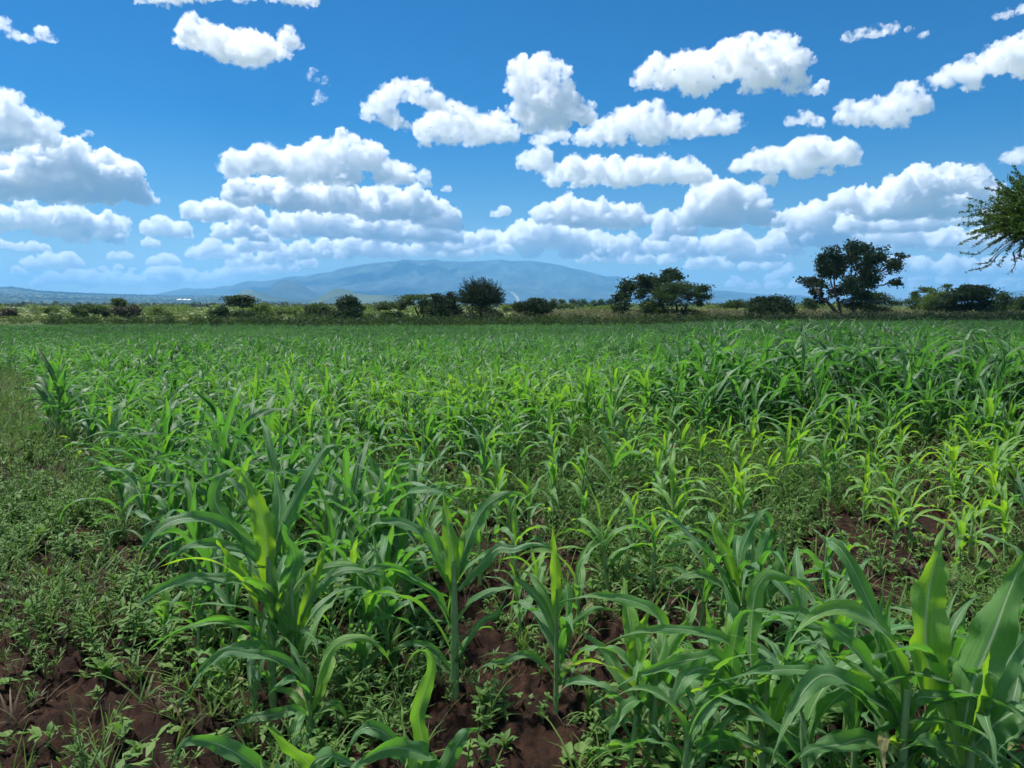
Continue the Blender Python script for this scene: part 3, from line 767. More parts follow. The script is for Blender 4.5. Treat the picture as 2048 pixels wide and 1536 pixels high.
weed_scatter('feathery_weeds', [weed_feather(40 + k) for k in range(12)], M_WEED, 8500, 2.0, 11, 2, cov_feather, .6, 1.15, 'grey-green feathery weeds between the maize stalks', 'weeds')
weed_scatter('grass', [grass_tuft(80 + k) for k in range(12)], M_GRASS, 7000, 2.0, 26, 3, cov_grass, .5, 1.25, 'thin grass tufts among the weeds and along the left edge', 'grass')
weed_scatter('grass', [grass_tuft(120 + k, .5) for k in range(12)], M_GRASS, 9000, 8, 60, 13, lambda a, b: ss(2.2, -.5, a - (np.where(b < 9, -1.07 - (b - 3.1) * .72, -5.32 - (b - 9) * .655))), .6, 1.3, 'tall soft grass filling the far left edge of the field', 'grass')
weed_scatter('broadleaf_weeds', [weed_round(60 + k) for k in range(14)], M_WEED, 1300, 2.0, 9, 15, lambda a, b: np.clip(.3 + .5 * leftness(a, b), 0, 1) * (1 - .7 * leftness(a, b) * ss(4.8, 3.8, b)), .5, 1.25, 'scattered weeds with larger rounded light green leaves on the soil', 'weeds')
M_LITTER = leafy('dead_litter', (.05, .035, .02), (.16, .12, .075), .1, scale=3)
weed_scatter('litter', [grass_tuft(160 + k, .16) for k in range(8)], M_LITTER, 1500, 2.0, 9, 14, lambda a, b: .6 + 0 * a, .4, 1.2, 'dead straw and dry leaf scraps on the dark soil', 'litter')
print('weeds', round(time.time() - T0, 1))

# single seedlings on the bare soil that the photograph shows one by one
def seedling(px, py, size, n, label, el=.35, tint=.6, wr=.42):
    r_ = ray(px, py); Yv = r_.y * CAMZ / -r_.z; p = at(px, py, Yv); z = float(gz(p[0], Yv))
    root = empty('weed_seedling', (p[0], Yv, z), label, 'weed', 'broad-leaved weed seedlings on bare soil')
    r = random.Random(px * 7 + py)
    b = Bag(); h = size * .7
    tube(b, np.array([(0, 0, -.02), (.004, 0, h * .5), (0, .003, h)]), size * .02, 5, .5)
    b.build('stem', M_STALK, root)
    b = Bag()
    for k in range(n):
        az = k * 2.4 + r.uniform(-.3, .3); q = .35 + .65 * k / n
        L = size * r.uniform(.55, .95); base = np.array((0, 0, h * q))
        P = leaf_curve(base, az, L, el + .7 * q, r.uniform(.5, 1.3), 8)
        A = leaf_arrays(P, L * wr, .15, .1, 0, k, 5)
        b.add(A[0], A[1], A[2], float(np.clip(tint + r.uniform(-.2, .2), 0, 1)))
    b.build('foliage', M_WEED, root)
for a in [(65, 1260, .14, 10, 'largest leafy weed on bare soil at the left edge'), (30, 1290, .09, 7, 'small weed beside the largest leafy weed at the left edge'),
          (440, 1280, .07, 7, 'pale weed rosette left of the big arching maize leaves'), (150, 1200, .08, 8, 'light green weed above the dark soil on the left'),
          (230, 1190, .09, 8, 'weed with upright leaves on the soil left of the maize'), (85, 1100, .12, 7, 'round-leaved weed half way up the left edge'),
          (155, 1500, .07, 7, 'tiny light weed near the bottom left corner'), (275, 1510, .08, 8, 'weed rosette near the bottom edge, right of the tiny light weed'),
          (100, 1490, .06, 6, 'smallest weed at the bottom left corner'), (425, 1420, .07, 6, 'weed on the bare ridge below the arching maize leaves'),
          (240, 1495, .11, 5, 'single broad leaved seedling at the bottom edge on the left'), (210, 1380, .12, 12, 'bushy weed in the middle of the left soil patch'),
          (965, 1440, .09, 7, 'weed between the lowest middle plant and the thin stalk'), (1085, 1450, .06, 6, 'little weed at the foot of the thin stalk'),
          (1010, 1500, .08, 9, 'weed tuft at the bottom edge below the thin stalk'), (1010, 1340, .07, 7, 'weed on the red soil right of the thick stalk'),
          (1960, 1190, .16, 12, 'leafy weed behind the tallest upright blade on the right'), (1930, 1250, .12, 10, 'low weed beside the bare soil on the right'),
          (2030, 1450, .12, 8, 'light green weed in the bottom right corner'), (1150, 1455, .05, 6, 'pale seedling right of the thin stalk on red soil')]:
    seedling(*a)

# ------------------------------------------------------------------ trees
def leaf_cloud(bag, C, rad, n, size, r, sub=9, flat=0., tint=.5, asp=.6):
    """leaf-sized faces gathered in tufts inside an ellipsoid"""
    C = np.asarray(C, float); rad = np.asarray(rad, float)
    k = max(3, sub)
    u = r.normal(size=(k, 3)); u /= np.linalg.norm(u, axis=1)[:, None]; q = r.random(k) ** .45
    cen = C + u * q[:, None] * rad
    tt = r.normal(0, .13, k)
    w = r.integers(0, k, n)
    p = cen[w] + r.normal(size=(n, 3)) * rad * (.9 / k ** .42) * np.array((1, 1, .8))
    a = r.normal(size=(n, 3)); a[:, 2] *= (1 - flat); a /= np.linalg.norm(a, axis=1)[:, None]
    b = np.cross(a, r.normal(size=(n, 3))); b /= np.linalg.norm(b, axis=1)[:, None] + 1e-9
    s = size * r.uniform(.6, 1.4, n)[:, None]
    V = np.stack([p - a * s, p - b * s * asp, p + a * s, p + b * s * asp], 1).reshape(-1, 3)
    bag.add(V, np.arange(4 * n).reshape(-1, 4), None, np.repeat(np.clip(tint + tt[w] + r.normal(0, .12, n), 0, 1), 4))

def limb(bag, A, B, r0, r1, r, sag=.15, n=8, sides=6, wob=.06):
    A = np.asarray(A, float); B = np.asarray(B, float); L = np.linalg.norm(B - A)
    t = np.linspace(0, 1, n)[:, None]
    P = A + (B - A) * t + np.array((0, 0, 1.)) * sag * L * (t * (1 - t)) * 2
    nz = r.normal(size=(n, 3)) * wob * L; nz[0] = 0; nz[-1] = 0
    P = P + nz * .5
    P = spline(P[::2] if n > 4 else P, n)
    tube(bag, P, np.linspace(r0, r1, n), sides)

def tree(name, label, cat, bx, by, Y, clumps, mat, size, n, bark=None, tr=.12, fork=.35, stems=None, group=None, flat=0., depth=.7, tint=.5, sub=9, seed=1, twig=True, asp=.6):
    """foot at photo column bx, Y metres ahead; clumps in photo pixels (cx, cy, rx, ry) get real depth round the trunk"""
    r = np.random.default_rng(seed); Y = Y * 1.35; size = size * 1.3; tr = tr * 1.3
    b0 = at(bx, by, Y); z0 = float(gz(b0[0], Y)); base = np.array((b0[0], Y, z0))
    k = Y / F
    root = empty(name, base, label, cat, group)
    cr = Bag(); tk = Bag()
    W = max(c[0] + c[2] for c in clumps) - min(c[0] - c[2] for c in clumps)
    tot = sum(c[2] * c[3] for c in clumps)
    C3 = []
    for (cx, cy, rx, ry) in clumps:
        dy = r.uniform(-1, 1) * max(0, W * .5 * k * depth - rx * k * .5)
        c = at(cx, cy, Y) - base; c[0] *= (Y + dy) / Y; c[1] = dy
        C3.append((c, rx * k, ry * k))
        leaf_cloud(cr, c, (rx * k * 1.1, rx * k, ry * k * 1.1), max(60, int(n * rx * ry / tot)), size, r, sub, flat, tint + r.normal(0, .08), asp)
    cr.build('crown', mat, root, smooth=False)
    Hm = max(c[0][2] for c in C3)
    if stems is None: stems = [((0, 0), (0, Hm * fork))]
    tops = []
    for (s0, s1) in stems:
        A = np.array((s0[0], 0, -.15)); B = np.array((s1[0], r.uniform(-.1, .1) * Hm * .2, s1[1]))
        limb(tk, A, B, tr, tr * .72, r, .0, 8, 8, .03); tops.append(B)
    for (c, rx, rz) in C3:
        B = min(tops, key=lambda q: np.linalg.norm(q - c))
        limb(tk, B, c, tr * .5, tr * .12, r, .10, 8, 5, .05)
        if twig:
            for q in range(4):
                e = c + r.normal(size=3) * np.array((rx, rx, rz)) * .7
                limb(tk, c * .7 + B * .3, e, tr * .16, tr * .05, r, .05, 5, 4, .05)
    tk.build('trunk', bark or M_BARK, root)
    return root

def px_stems(bx, by, Y, lst):
    Y = Y * 1.35
    b0 = at(bx, by, Y); z0 = float(gz(b0[0], Y))
    out = []
    for (x0, y0, x1, y1) in lst:
        p = at(x0, y0, Y); q = at(x1, y1, Y)
        out.append(((p[0] - b0[0], 0), (q[0] - b0[0], q[2] - z0)))
    return out

GT = 'trees beyond the field'
# the tallest tree
tree('gnarled_tree', 'tallest tree, dark and gnarled, with gaps in its lopsided crown and two bare trunks', 'tree', 1692, 645, 92,
     [(1690, 500, 22, 13), (1668, 510, 20, 14), (1650, 525, 14, 14), (1722, 498, 18, 12), (1742, 510, 20, 14), (1765, 518, 18, 9), (1785, 513, 12, 6), (1755, 535, 16, 12), (1700, 525, 24, 16),
      (1675, 545, 20, 14), (1648, 536, 10, 10), (1725, 535, 22, 16), (1745, 560, 16, 15), (1755, 568, 10, 9), (1710, 555, 22, 16), (1690, 570, 22, 14), (1660, 565, 18, 10), (1640, 562, 16, 8), (1622, 560, 12, 6),
      (1735, 580, 14, 10), (1705, 590, 18, 14), (1640, 580, 11, 9), (1655, 592, 8, 10), (1700, 605, 16, 10), (1668, 600, 8, 8), (1632, 570, 10, 7), (1770, 528, 14, 7), (1682, 530, 18, 12), (1715, 515, 20, 12), (1690, 585, 16, 10), (1720, 575, 16, 12)],
     M_DARK, .15, 17000, M_PALEB, .26, stems=px_stems(1692, 645, 92, [(1685, 646, 1640, 590), (1685, 646, 1672, 590), (1706, 646, 1706, 585)]), group=GT, tint=.4, sub=12, seed=3, depth=.9)
tree('gnarled_tree', 'dark tree with ragged crown leaning left behind a domed acacia', 'tree', 1335, 640, 96,
     [(1262, 570, 18, 11), (1285, 565, 16, 10), (1305, 560, 16, 10), (1330, 556, 18, 10), (1345, 549, 18, 9), (1362, 553, 9, 7), (1258, 585, 14, 9), (1248, 598, 16, 9), (1275, 588, 14, 8), (1312, 580, 20, 12), (1240, 608, 12, 8), (1240, 622, 13, 12), (1285, 610, 10, 12), (1283, 628, 9, 8)],
     M_DARK, .17, 7500, M_BARK, .2, .4, group=GT, tint=.4, seed=7, depth=.8, stems=px_stems(1335, 640, 96, [(1335, 645, 1318, 590), (1240, 645, 1243, 615)]))
tree('acacia_tree', 'domed acacia with many fanning limbs in front of the ragged dark tree', 'tree', 1357, 642, 82,
     [(1345, 575, 30, 10), (1375, 570, 28, 9), (1398, 580, 18, 8), (1405, 595, 12, 8), (1320, 590, 20, 10), (1305, 606, 18, 9), (1340, 600, 26, 10), (1295, 622, 14, 9), (1385, 592, 16, 8), (1330, 622, 22, 9), (1375, 625, 22, 8), (1355, 588, 24, 9), (1400, 608, 10, 6)],
     M_ACAC, .10, 13000, M_BARK, .15, .25, group=GT, flat=.4, seed=8, stems=px_stems(1357, 642, 82, [(1357, 644, 1320, 612), (1357, 644, 1350, 600), (1358, 644, 1378, 600), (1358, 644, 1365, 610)]))
tree('round_bush', 'dense round dark bush standing alone left of the tallest tree', 'bush', 1543, 645, 80,
     [(1543, 612, 38, 18), (1520, 622, 24, 16), (1568, 620, 24, 18), (1543, 632, 40, 14), (1510, 638, 16, 9), (1575, 638, 16, 9), (1535, 600, 22, 8), (1560, 602, 18, 8)],
     M_DARK, .11, 10000, M_BARK, .06, .2, group='bushes beyond the field', tint=.55, seed=9, sub=22)
tree('dome_bush', 'low dark dome-shaped bush right of the spiky thorn tree', 'bush', 1070, 638, 78,
     [(1070, 612, 34, 13), (1048, 614, 16, 11), (1092, 616, 16, 11), (1070, 603, 18, 6), (1066, 626, 20, 8)],
     M_DARK, .09, 8000, M_BARK, .06, .25, group='bushes beyond the field', tint=.5, seed=10, sub=20,
     stems=px_stems(1070, 638, 78, [(1066, 640, 1060, 624), (1068, 640, 1072, 624), (1070, 640, 1082, 624)]))
tree('acacia_tree', 'leaning flat-topped acacia with a bare forked trunk left of the dark twin bush', 'tree', 842, 640, 88,
     [(830, 596, 26, 5), (845, 592, 18, 4), (812, 604, 16, 6), (805, 614, 8, 5), (852, 604, 14, 6), (860, 612, 10, 7), (848, 618, 10, 8)],
     M_ACAC, .10, 5000, M_BARK, .12, .45, group=GT, flat=.6, tint=.35, seed=11, stems=px_stems(842, 640, 88, [(842, 642, 828, 610), (846, 642, 850, 612)]))
tree('acacia_tree', 'low flat acacia with a thin crooked trunk beside the leaning acacia', 'tree', 787, 638, 96,
     [(778, 609, 24, 4.5), (762, 616, 14, 5), (795, 613, 14, 5), (775, 634, 22, 6), (800, 630, 8, 5)],
     M_ACAC, .10, 4000, M_BARK, .10, .5, group=GT, flat=.6, tint=.3, seed=12, stems=px_stems(787, 638, 96, [(788, 640, 782, 618)]))
tree('twin_bush', 'dark dense tree with two humps just left of the spiky thorn tree', 'tree', 893, 642, 80,
     [(872, 604, 14, 12), (900, 600, 16, 13), (885, 618, 24, 14), (868, 628, 14, 12), (908, 622, 14, 12), (885, 634, 24, 8), (873, 592, 7, 5), (900, 589, 6, 5)],
     M_DARK, .10, 7500, M_BARK, .1, .25, group=GT, tint=.45, seed=13, sub=16)
tree('round_tree', 'dark round tree with a shrubby skirt between lime bushes and the flat acacias', 'tree', 693, 640, 84,
     [(690, 602, 16, 9), (702, 606, 14, 9), (682, 610, 12, 9), (695, 616, 22, 9), (712, 618, 10, 8), (690, 630, 30, 10), (718, 632, 12, 9), (665, 634, 12, 7)],
     M_DARK, .11, 7000, M_BARK, .12, .3, group=GT, tint=.45, seed=14, sub=14)
tree('umbrella_tree', 'small umbrella tree with a wide dark cap over a shrub', 'tree', 487, 638, 100,
     [(475, 599, 22, 8), (462, 604, 13, 7), (494, 603, 15, 8), (480, 608, 20, 7), (500, 611, 9, 5), (478, 595, 14, 5)],
     M_DARK, .12, 4500, M_BARK, .16, .5, group=GT, tint=.5, seed=15, flat=.3)
tree('round_bush', 'dark shrub under the small umbrella tree', 'bush', 488, 640, 92, [(488, 630, 20, 7), (478, 632, 14, 6), (502, 631, 10, 6)], M_DARK, .10, 2500, M_BARK, .04, .2, group='bushes beyond the field', tint=.5, seed=16, sub=14)
tree('round_bush', 'dark pointed shrub left of the small umbrella tree', 'bush', 438, 640, 90, [(438, 626, 16, 10), (430, 630, 10, 8), (446, 622, 9, 7), (444, 616, 5, 4)], M_DARK, .10, 3000, M_BARK, .04, .2, group='bushes beyond the field', tint=.4, seed=17, sub=14)
tree('round_bush', 'lime green bush right of the small umbrella tree', 'bush', 525, 638, 120, [(522, 616, 14, 8), (535, 628, 16, 7), (510, 622, 10, 8)], M_LIME, .14, 2200, M_BARK, .05, .2, group='bushes beyond the field', tint=.3, seed=18)
tree('round_bush', 'olive bush with dark hollow left of the round tree', 'bush', 640, 638, 110, [(640, 614, 20, 8), (625, 620, 14, 8), (650, 622, 12, 9), (620, 632, 22, 7)], M_ACAC, .14, 3200, M_BARK, .05, .2, group='bushes beyond the field', tint=.75, seed=19)
tree('round_bush', 'pale lime acacia bush in the gap left of the olive bush', 'bush', 575, 636, 130, [(572, 619, 20, 6), (560, 624, 12, 5), (590, 622, 14, 6)], M_LIME, .15, 2200, M_BARK, .06, .2, group='bushes beyond the field', tint=.35, seed=20)
tree('acacia_tree', 'left one of two touching flat dark acacias at the left', 'tree', 166, 636, 105, [(168, 617, 17, 7), (156, 622, 9, 7), (176, 613, 9, 4), (160, 629, 8, 5)], M_ACAC, .11, 3500, M_BARK, .08, .4, group=GT, tint=.15, flat=.3, seed=21)
tree('acacia_tree', 'right one of two touching flat dark acacias at the left', 'tree', 197, 637, 104, [(200, 618, 20, 6), (214, 622, 9, 6), (190, 621, 10, 5), (215, 630, 8, 6)], M_ACAC, .11, 3500, M_BARK, .08, .4, group=GT, tint=.15, flat=.3, seed=22)
tree('slender_tree', 'slim tree with a ball-shaped top rising behind a brown thorn bush', 'tree', 240, 638, 110, [(238, 602, 10, 6), (230, 605, 5, 5), (245, 606, 6, 4), (240, 612, 10, 4)], M_ACAC, .12, 1800, M_BARK, .08, .8, group=GT, tint=.4, seed=23)
tree('thorn_bush', 'brownish thorn bush under the slim ball-topped tree', 'bush', 255, 638, 100, [(250, 620, 20, 8), (268, 620, 12, 7), (240, 624, 10, 8), (258, 630, 14, 6), (270, 612, 7, 2)], M_GREYB, .10, 3500, M_BARK, .06, .25, group='bushes beyond the field', tint=.3, seed=24)
tree('acacia_tree', 'little yellow-green umbrella acacia on the sunlit strip at the far left', 'tree', 98, 638, 120, [(100, 617, 15, 4.5), (113, 622, 8, 3), (92, 622, 7, 4)], M_LIME, .12, 2000, M_BARK, .08, .55, group=GT, tint=.05, flat=.5, seed=25)
tree('bare_tree', 'thin bare grey tree left of the little yellow-green acacia', 'tree', 75, 636, 125, [(75, 620, 11, 7), (66, 618, 6, 5)], M_GREYB, .06, 500, M_PALEB, .07, .4, group=GT, tint=.5, seed=26)
tree('round_bush', 'brown-green bush at the left edge of the horizon', 'bush', 18, 638, 110, [(25, 627, 10, 8), (10, 624, 14, 7), (2, 630, 10, 6)], M_GREYB, .10, 2500, M_BARK, .05, .2, group='bushes beyond the field', tint=.8, seed=27)
tree('round_bush', 'olive bush right of the brown thorn bush at the left', 'bush', 318, 637, 125, [(312, 620, 14, 6), (322, 628, 18, 6), (330, 632, 10, 5), (305, 630, 10, 6)], M_LIME, .14, 2500, M_BARK, .05, .2, group='bushes beyond the field', tint=.2, seed=28)
tree('acacia_tree', 'flat acacia with a short trunk on the brown field left of the dense round bush', 'tree', 1474, 628, 125, [(1474, 605, 16, 4), (1458, 610, 14, 4), (1490, 611, 14, 4), (1474, 613, 24, 3)], M_ACAC, .12, 3200, M_BARK, .12, .5, group=GT, tint=.3, flat=.6, seed=29)
tree('acacia_tree', 'feathery acacia spreading just right of the tallest tree trunk', 'tree', 1733, 640, 100, [(1735, 592, 28, 8), (1765, 602, 22, 7), (1720, 610, 24, 9), (1750, 615, 24, 8), (1738, 626, 16, 7), (1785, 606, 12, 4)], M_ACAC, .11, 6500, M_BARK, .12, .3, group=GT, tint=.45, flat=.4, seed=30)
tree('acacia_tree', 'small dark tree seen through the fork left of the tallest tree', 'tree', 1622, 625, 135, [(1622, 609, 13, 7), (1618, 600, 7, 5), (1628, 616, 10, 5)], M_ACAC, .13, 1600, M_BARK, .08, .3, group=GT, tint=.2, seed=31)
tree('wide_tree', 'wide dark spreading tree near the right edge with a low skirt', 'tree', 1932, 640, 95,
     [(1935, 580, 30, 8), (1910, 590, 26, 9), (1962, 585, 24, 8), (1935, 597, 38, 10), (1900, 606, 20, 9), (1970, 602, 20, 10), (1935, 614, 34, 8), (1908, 624, 16, 7), (1962, 620, 18, 8), (1928, 574, 12, 4), (1952, 573, 10, 4)],
     M_DARK, .13, 10000, M_BARK, .2, .3, group=GT, tint=.55, seed=32, sub=16, flat=.2)
tree('leafy_tree', 'sunlit yellow-green tree left of the wide dark tree', 'tree', 1872, 628, 125, [(1878, 588, 20, 9), (1862, 596, 20, 10), (1888, 600, 16, 12), (1850, 606, 18, 9), (1870, 614, 24, 8)], M_LIME, .16, 6000, M_BARK, .12, .3, group=GT, tint=.05, seed=33, sub=14)
tree('twisted_tree', 'thin twisted grey-green tree at the left end of the right-hand grove', 'tree', 1838, 628, 130, [(1836, 580, 11, 5), (1830, 586, 6, 5), (1842, 594, 8, 6), (1825, 602, 12, 6), (1838, 612, 14, 6), (1890, 572, 8, 4)], M_ACAC, .15, 2500, M_PALEB, .1, .5, group=GT, tint=.7, seed=34)
tree('leafy_tree', 'green tree behind the wide dark tree on its right side', 'tree', 2002, 632, 115, [(2000, 592, 16, 8), (2012, 604, 16, 9), (1995, 612, 20, 9), (2008, 622, 20, 7)], M_ACAC, .14, 4000, M_BARK, .12, .3, group=GT, tint=.75, seed=35)
tree('leafy_tree', 'bushy green tree cut by the right edge of the picture', 'tree', 2052, 636, 110, [(2050, 602, 14, 9), (2062, 610, 22, 12), (2045, 618, 16, 9), (2058, 628, 22, 7)], M_ACAC, .14, 4000, M_BARK, .1, .3, group=GT, tint=.7, seed=36)
for i, (x, y, s, ti) in enumerate([(1107, 604, 7, .5), (1124, 607, 9, .2), (1146, 606, 8, .8), (1165, 606, 7, .3), (1186, 608, 8, .2), (1200, 606, 6, .5), (1214, 608, 8, .3), (1226, 606, 7, .4)]):
    nm = ['first', 'second', 'third', 'fourth', 'fifth', 'sixth', 'seventh', 'eighth'][i]
    tree('distant_tree', f'{nm} from left of the small far trees right of the dome bush', 'tree', x, 620, 340, [(x, y - 1, s, 5.5), (x + 2, y + 5, s * 1.1, 5)], M_ACAC, .38, 700, M_BARK, .18, .4, group='row of far trees under the mountain', tint=ti, seed=50 + i, twig=False)
tree('acacia_tree', 'small olive acacia on the brown field right of the dome bush', 'tree', 1136, 628, 170, [(1134, 612, 18, 5), (1120, 616, 8, 5), (1148, 616, 8, 4)], M_ACAC, .17, 1600, M_BARK, .1, .4, group=GT, tint=.75, flat=.4, seed=61)
for i, (x, y, w, h, lb) in enumerate([(1205, 619, 26, 6, 'broad lime bush mound below the far trees'), (1175, 622, 16, 5, 'lime bush mound left of the broad mound'), (1230, 619, 9, 7, 'lime bush at the foot of the ragged dark tree'), (1025, 616, 18, 6, 'lime bush just right of the spiky thorn tree'),
                                      (1440, 617, 26, 6, 'lime bush mound right of the paired trees'), (735, 617, 18, 7, 'lime bush between the round tree and the low flat acacia'), (365, 624, 26, 6, 'wide lime bush left of the pointed dark shrub'), (1660, 613, 22, 7, 'lime bush in the fork of the tallest tree')]):
    tree('round_bush', lb, 'bush', x, 632, 160 + 12 * i, [(x, y, w, h), (x - w * .5, y + 2, w * .6, h * .8), (x + w * .5, y + 2, w * .6, h * .8)], M_LIME, .2, 2200, M_BARK, .05, .2, group='bushes beyond the field', tint=.35 + .05 * i, seed=70 + i, twig=False)

# thorn trees built twig by twig
def thorn_tree(label, base, H, C, rad, ntwig, tl, lw, seed, limbs=14, tr=.11, trunk_top=.4, droop=0.15, mat=M_ACAC, extra=(), per=30, up=.35):
    r = np.random.default_rng(seed)
    root = empty('thorn_tree', base, label, 'tree', GT)
    tk = Bag(); cr = Bag()
    C = np.asarray(C, float); rad = np.asarray(rad, float)
    top = np.array((C[0] * .25, C[1] * .25, H * trunk_top))
    limb(tk, (0, 0, -.2), top, tr, tr * .7, r, 0, 10, 8, .03)
    ends = []
    for k in range(limbs):
        u = r.normal(size=3); u[2] = abs(u[2]) * .8 - .25; u /= np.linalg.norm(u)
        e = C + u * rad * r.uniform(.45, .7); ends.append(e)
        limb(tk, top, e, tr * .45, tr * .12, r, .12, 9, 5, .05)
        for q in range(5):
            s = top + (e - top) * r.uniform(.5, .95); f = C + (u + r.normal(size=3) * .5) * rad * r.uniform(.45, .85)
            if q < 3: limb(tk, s, top + (f - top) * .8, tr * .14, tr * .05, r, .06, 6, 4, .06)
    def twig(p, d, L, nl=per):
        n = 6; t = np.linspace(0, 1, n)[:, None]
        P = p + d * L * t + np.array((0, 0, -1.)) * droop * L * t ** 2
        P = P + r.normal(size=(n, 3)) * L * .02
        tube(tk, P, np.linspace(max(lw * .16, .0045), max(lw * .05, .002), n), 3)
        q = r.random(nl) ** .8; pos = p + d * L * q[:, None] + np.array((0, 0, -1.)) * droop * L * (q ** 2)[:, None]
        pos = pos + r.normal(size=(nl, 3)) * lw * .55
        a = r.normal(size=(nl, 3)); a /= np.linalg.norm(a, axis=1)[:, None]; b = np.cross(a, r.normal(size=(nl, 3))); b /= np.linalg.norm(b, axis=1)[:, None] + 1e-9
        s = lw * r.uniform(.5, 1.1, nl)[:, None]
        V = np.stack([pos - a * s, pos - b * s * .5, pos + a * s, pos + b * s * .5], 1).reshape(-1, 3)
        cr.add(V, np.arange(4 * nl).reshape(-1, 4), None, np.repeat(np.clip(.45 + r.normal(0, .2, nl), 0, 1), 4))
    for k in range(ntwig):
        u = r.normal(size=3); u /= np.linalg.norm(u)
        if u[2] < -.35: u[2] *= .4
        q = r.uniform(.25, 1) ** .7
        p = C + u * rad * q * .82
        d = u * 1.0 + r.normal(size=3) * .28 + np.array((0, 0, up)); d /= np.linalg.norm(d)
        twig(p, d, tl * r.uniform(.5, 1.25))
    for (A, B, L2) in extra:
        A = np.asarray(A, float); B = np.asarray(B, float)
        n = 14; P = spline([A, (A * .5 + B * .5) + np.array((.05, 0, -.10 * np.linalg.norm(B - A))), B], n)
        limb(tk, A + np.array((.4, 0, .25)), A, lw * .3, lw * .25, r, .05, 5, 4)
        tube(tk, P, np.linspace(lw * .4, lw * .2, n), 4)
        nl = int(L2); q = r.integers(0, n, nl); pos = P[q] + r.normal(size=(nl, 3)) * lw * .55
        a = r.normal(size=(nl, 3)); a /= np.linalg.norm(a, axis=1)[:, None]; b = np.cross(a, r.normal(size=(nl, 3))); b /= np.linalg.norm(b, axis=1)[:, None] + 1e-9
        s = lw * r.uniform(.5, .9, nl)[:, None]
        cr.add(np.stack([pos - a * s, pos - b * s * .5, pos + a * s, pos + b * s * .5], 1).reshape(-1, 3), np.arange(4 * nl).reshape(-1, 4), None, .4)
    cr.build('crown', mat, root, smooth=False); tk.build('trunk', M_BARK, root)
YT = 104.
bt = at(962, 648, YT); z_ = float(gz(bt[0], YT))
k_ = YT / F
thorn_tree('round spiky thorn tree with twigs bristling all round, in front of the mountain', (bt[0], YT, z_), 6.4, (-.05, 0, (CAMZ - z_) + (610 - 598) * k_), (3.1, 2.9, 2.35), 1250, 1.35, .085, 91, 18, .15, .3, .05, M_DARK, per=30, up=.45)
tree('round_bush', 'thin dark undergrowth at the foot of the spiky thorn tree', 'bush', 965, 645, 76, [(965, 630, 34, 10), (945, 634, 18, 9), (990, 632, 18, 9), (960, 618, 26, 8)], M_GREYB, .07, 3500, M_BARK, .04, .2, group='bushes beyond the field', tint=.3, seed=92, sub=22)
YB = 9.5
def rel(px, py, Yv=YB): return at(px, py, Yv)
ob = np.array((8.35, 9.7, float(gz(8.35, 9.7))))
cA = rel(2085, 436) - ob
thorn_tree('thorny acacia reaching in from the right with drooping leafy twigs above the field', ob, 4.6, (cA[0] + .92, cA[1], cA[2] + .05), (1.60, 1.5, .52), 2300, .42, .020, 93, 22, .10, .42, .10, M_FEATH,
           extra=[(rel(1998, 508) - ob, rel(1936, 542) - ob, 60), (rel(2026, 505) - ob, rel(2019, 545) - ob, 50), (rel(2040, 500) - ob, rel(2022, 521) - ob, 40), (rel(1985, 515) - ob, rel(1950, 528) - ob, 30), (rel(1960, 505) - ob, rel(1922, 505) - ob, 30)], per=80, up=.16)
print('trees', round(time.time() - T0, 1))

# ------------------------------------------------------------------ middle ground vegetation
def blob_stuff(name, xs, ys, ws, hs, mat, nper, lsz, seed, label, cat, tints):
    r = np.random.default_rng(seed); b = Bag()
    zz = gz(xs, ys)
    N_ = len(xs)
    u = r.normal(size=(N_, nper, 3)); u /= np.linalg.norm(u, axis=2)[:, :, None]; u[:, :, 2] = np.abs(u[:, :, 2]); q = r.random((N_, nper, 1)) ** .4
    p = u * q * np.stack([ws, ws, hs], -1)[:, None] + np.stack([xs, ys, zz], -1)[:, None]
    p = p.reshape(-1, 3); n = len(p)
    a = r.normal(size=(n, 3)); a /= np.linalg.norm(a, axis=1)[:, None]; c = np.cross(a, r.normal(size=(n, 3))); c /= np.linalg.norm(c, axis=1)[:, None] + 1e-9
    s = np.repeat(lsz, nper)[:, None] * r.uniform(.6, 1.3, n)[:, None]
    V = np.stack([p - a * s, p - c * s * .7, p + a * s, p + c * s * .7], 1).reshape(-1, 3)
    tt = np.clip(np.repeat(tints, nper) + r.normal(0, .12, n), 0, 1)
    return tag(mesh(name, V, np.arange(4 * n).reshape(-1, 4), mat, None, np.zeros((4 * n, 2)), np.repeat(tt, 4), False), label, cat, kind='stuff')
g = np.random.default_rng(200)
# dark bushy crop strip right behind the maize
n = 460; ys = g.uniform(84, 96, n); xs = (.72 - .55 * g.random(n) ** 1.5) * ys
blob_stuff('bushy_crop', xs, ys, g.uniform(.5, .9, n), g.uniform(.9, 1.6, n) * (.75 + .35 * (xs / ys > .3)), M_DARK, 80, np.full(n, .12), 201, 'dark bushy crop strip behind the maize on the right', 'crop', g.uniform(.2, .8, n))
n = 620; ys = g.uniform(76, 94, n); xs = g.uniform(-.72, .3, n) * ys; keep_ = fbm(xs * .08, ys * .05, 2, 8) > .40; xs, ys = xs[keep_], ys[keep_]; n = len(xs)
blob_stuff('undergrowth', xs, ys, g.uniform(.6, 1.3, n), g.uniform(.8, 1.6, n), M_ACAC, 80, np.full(n, .12), 202, 'low green undergrowth at the edge of the maize in the middle', 'undergrowth', g.uniform(.1, .7, n))
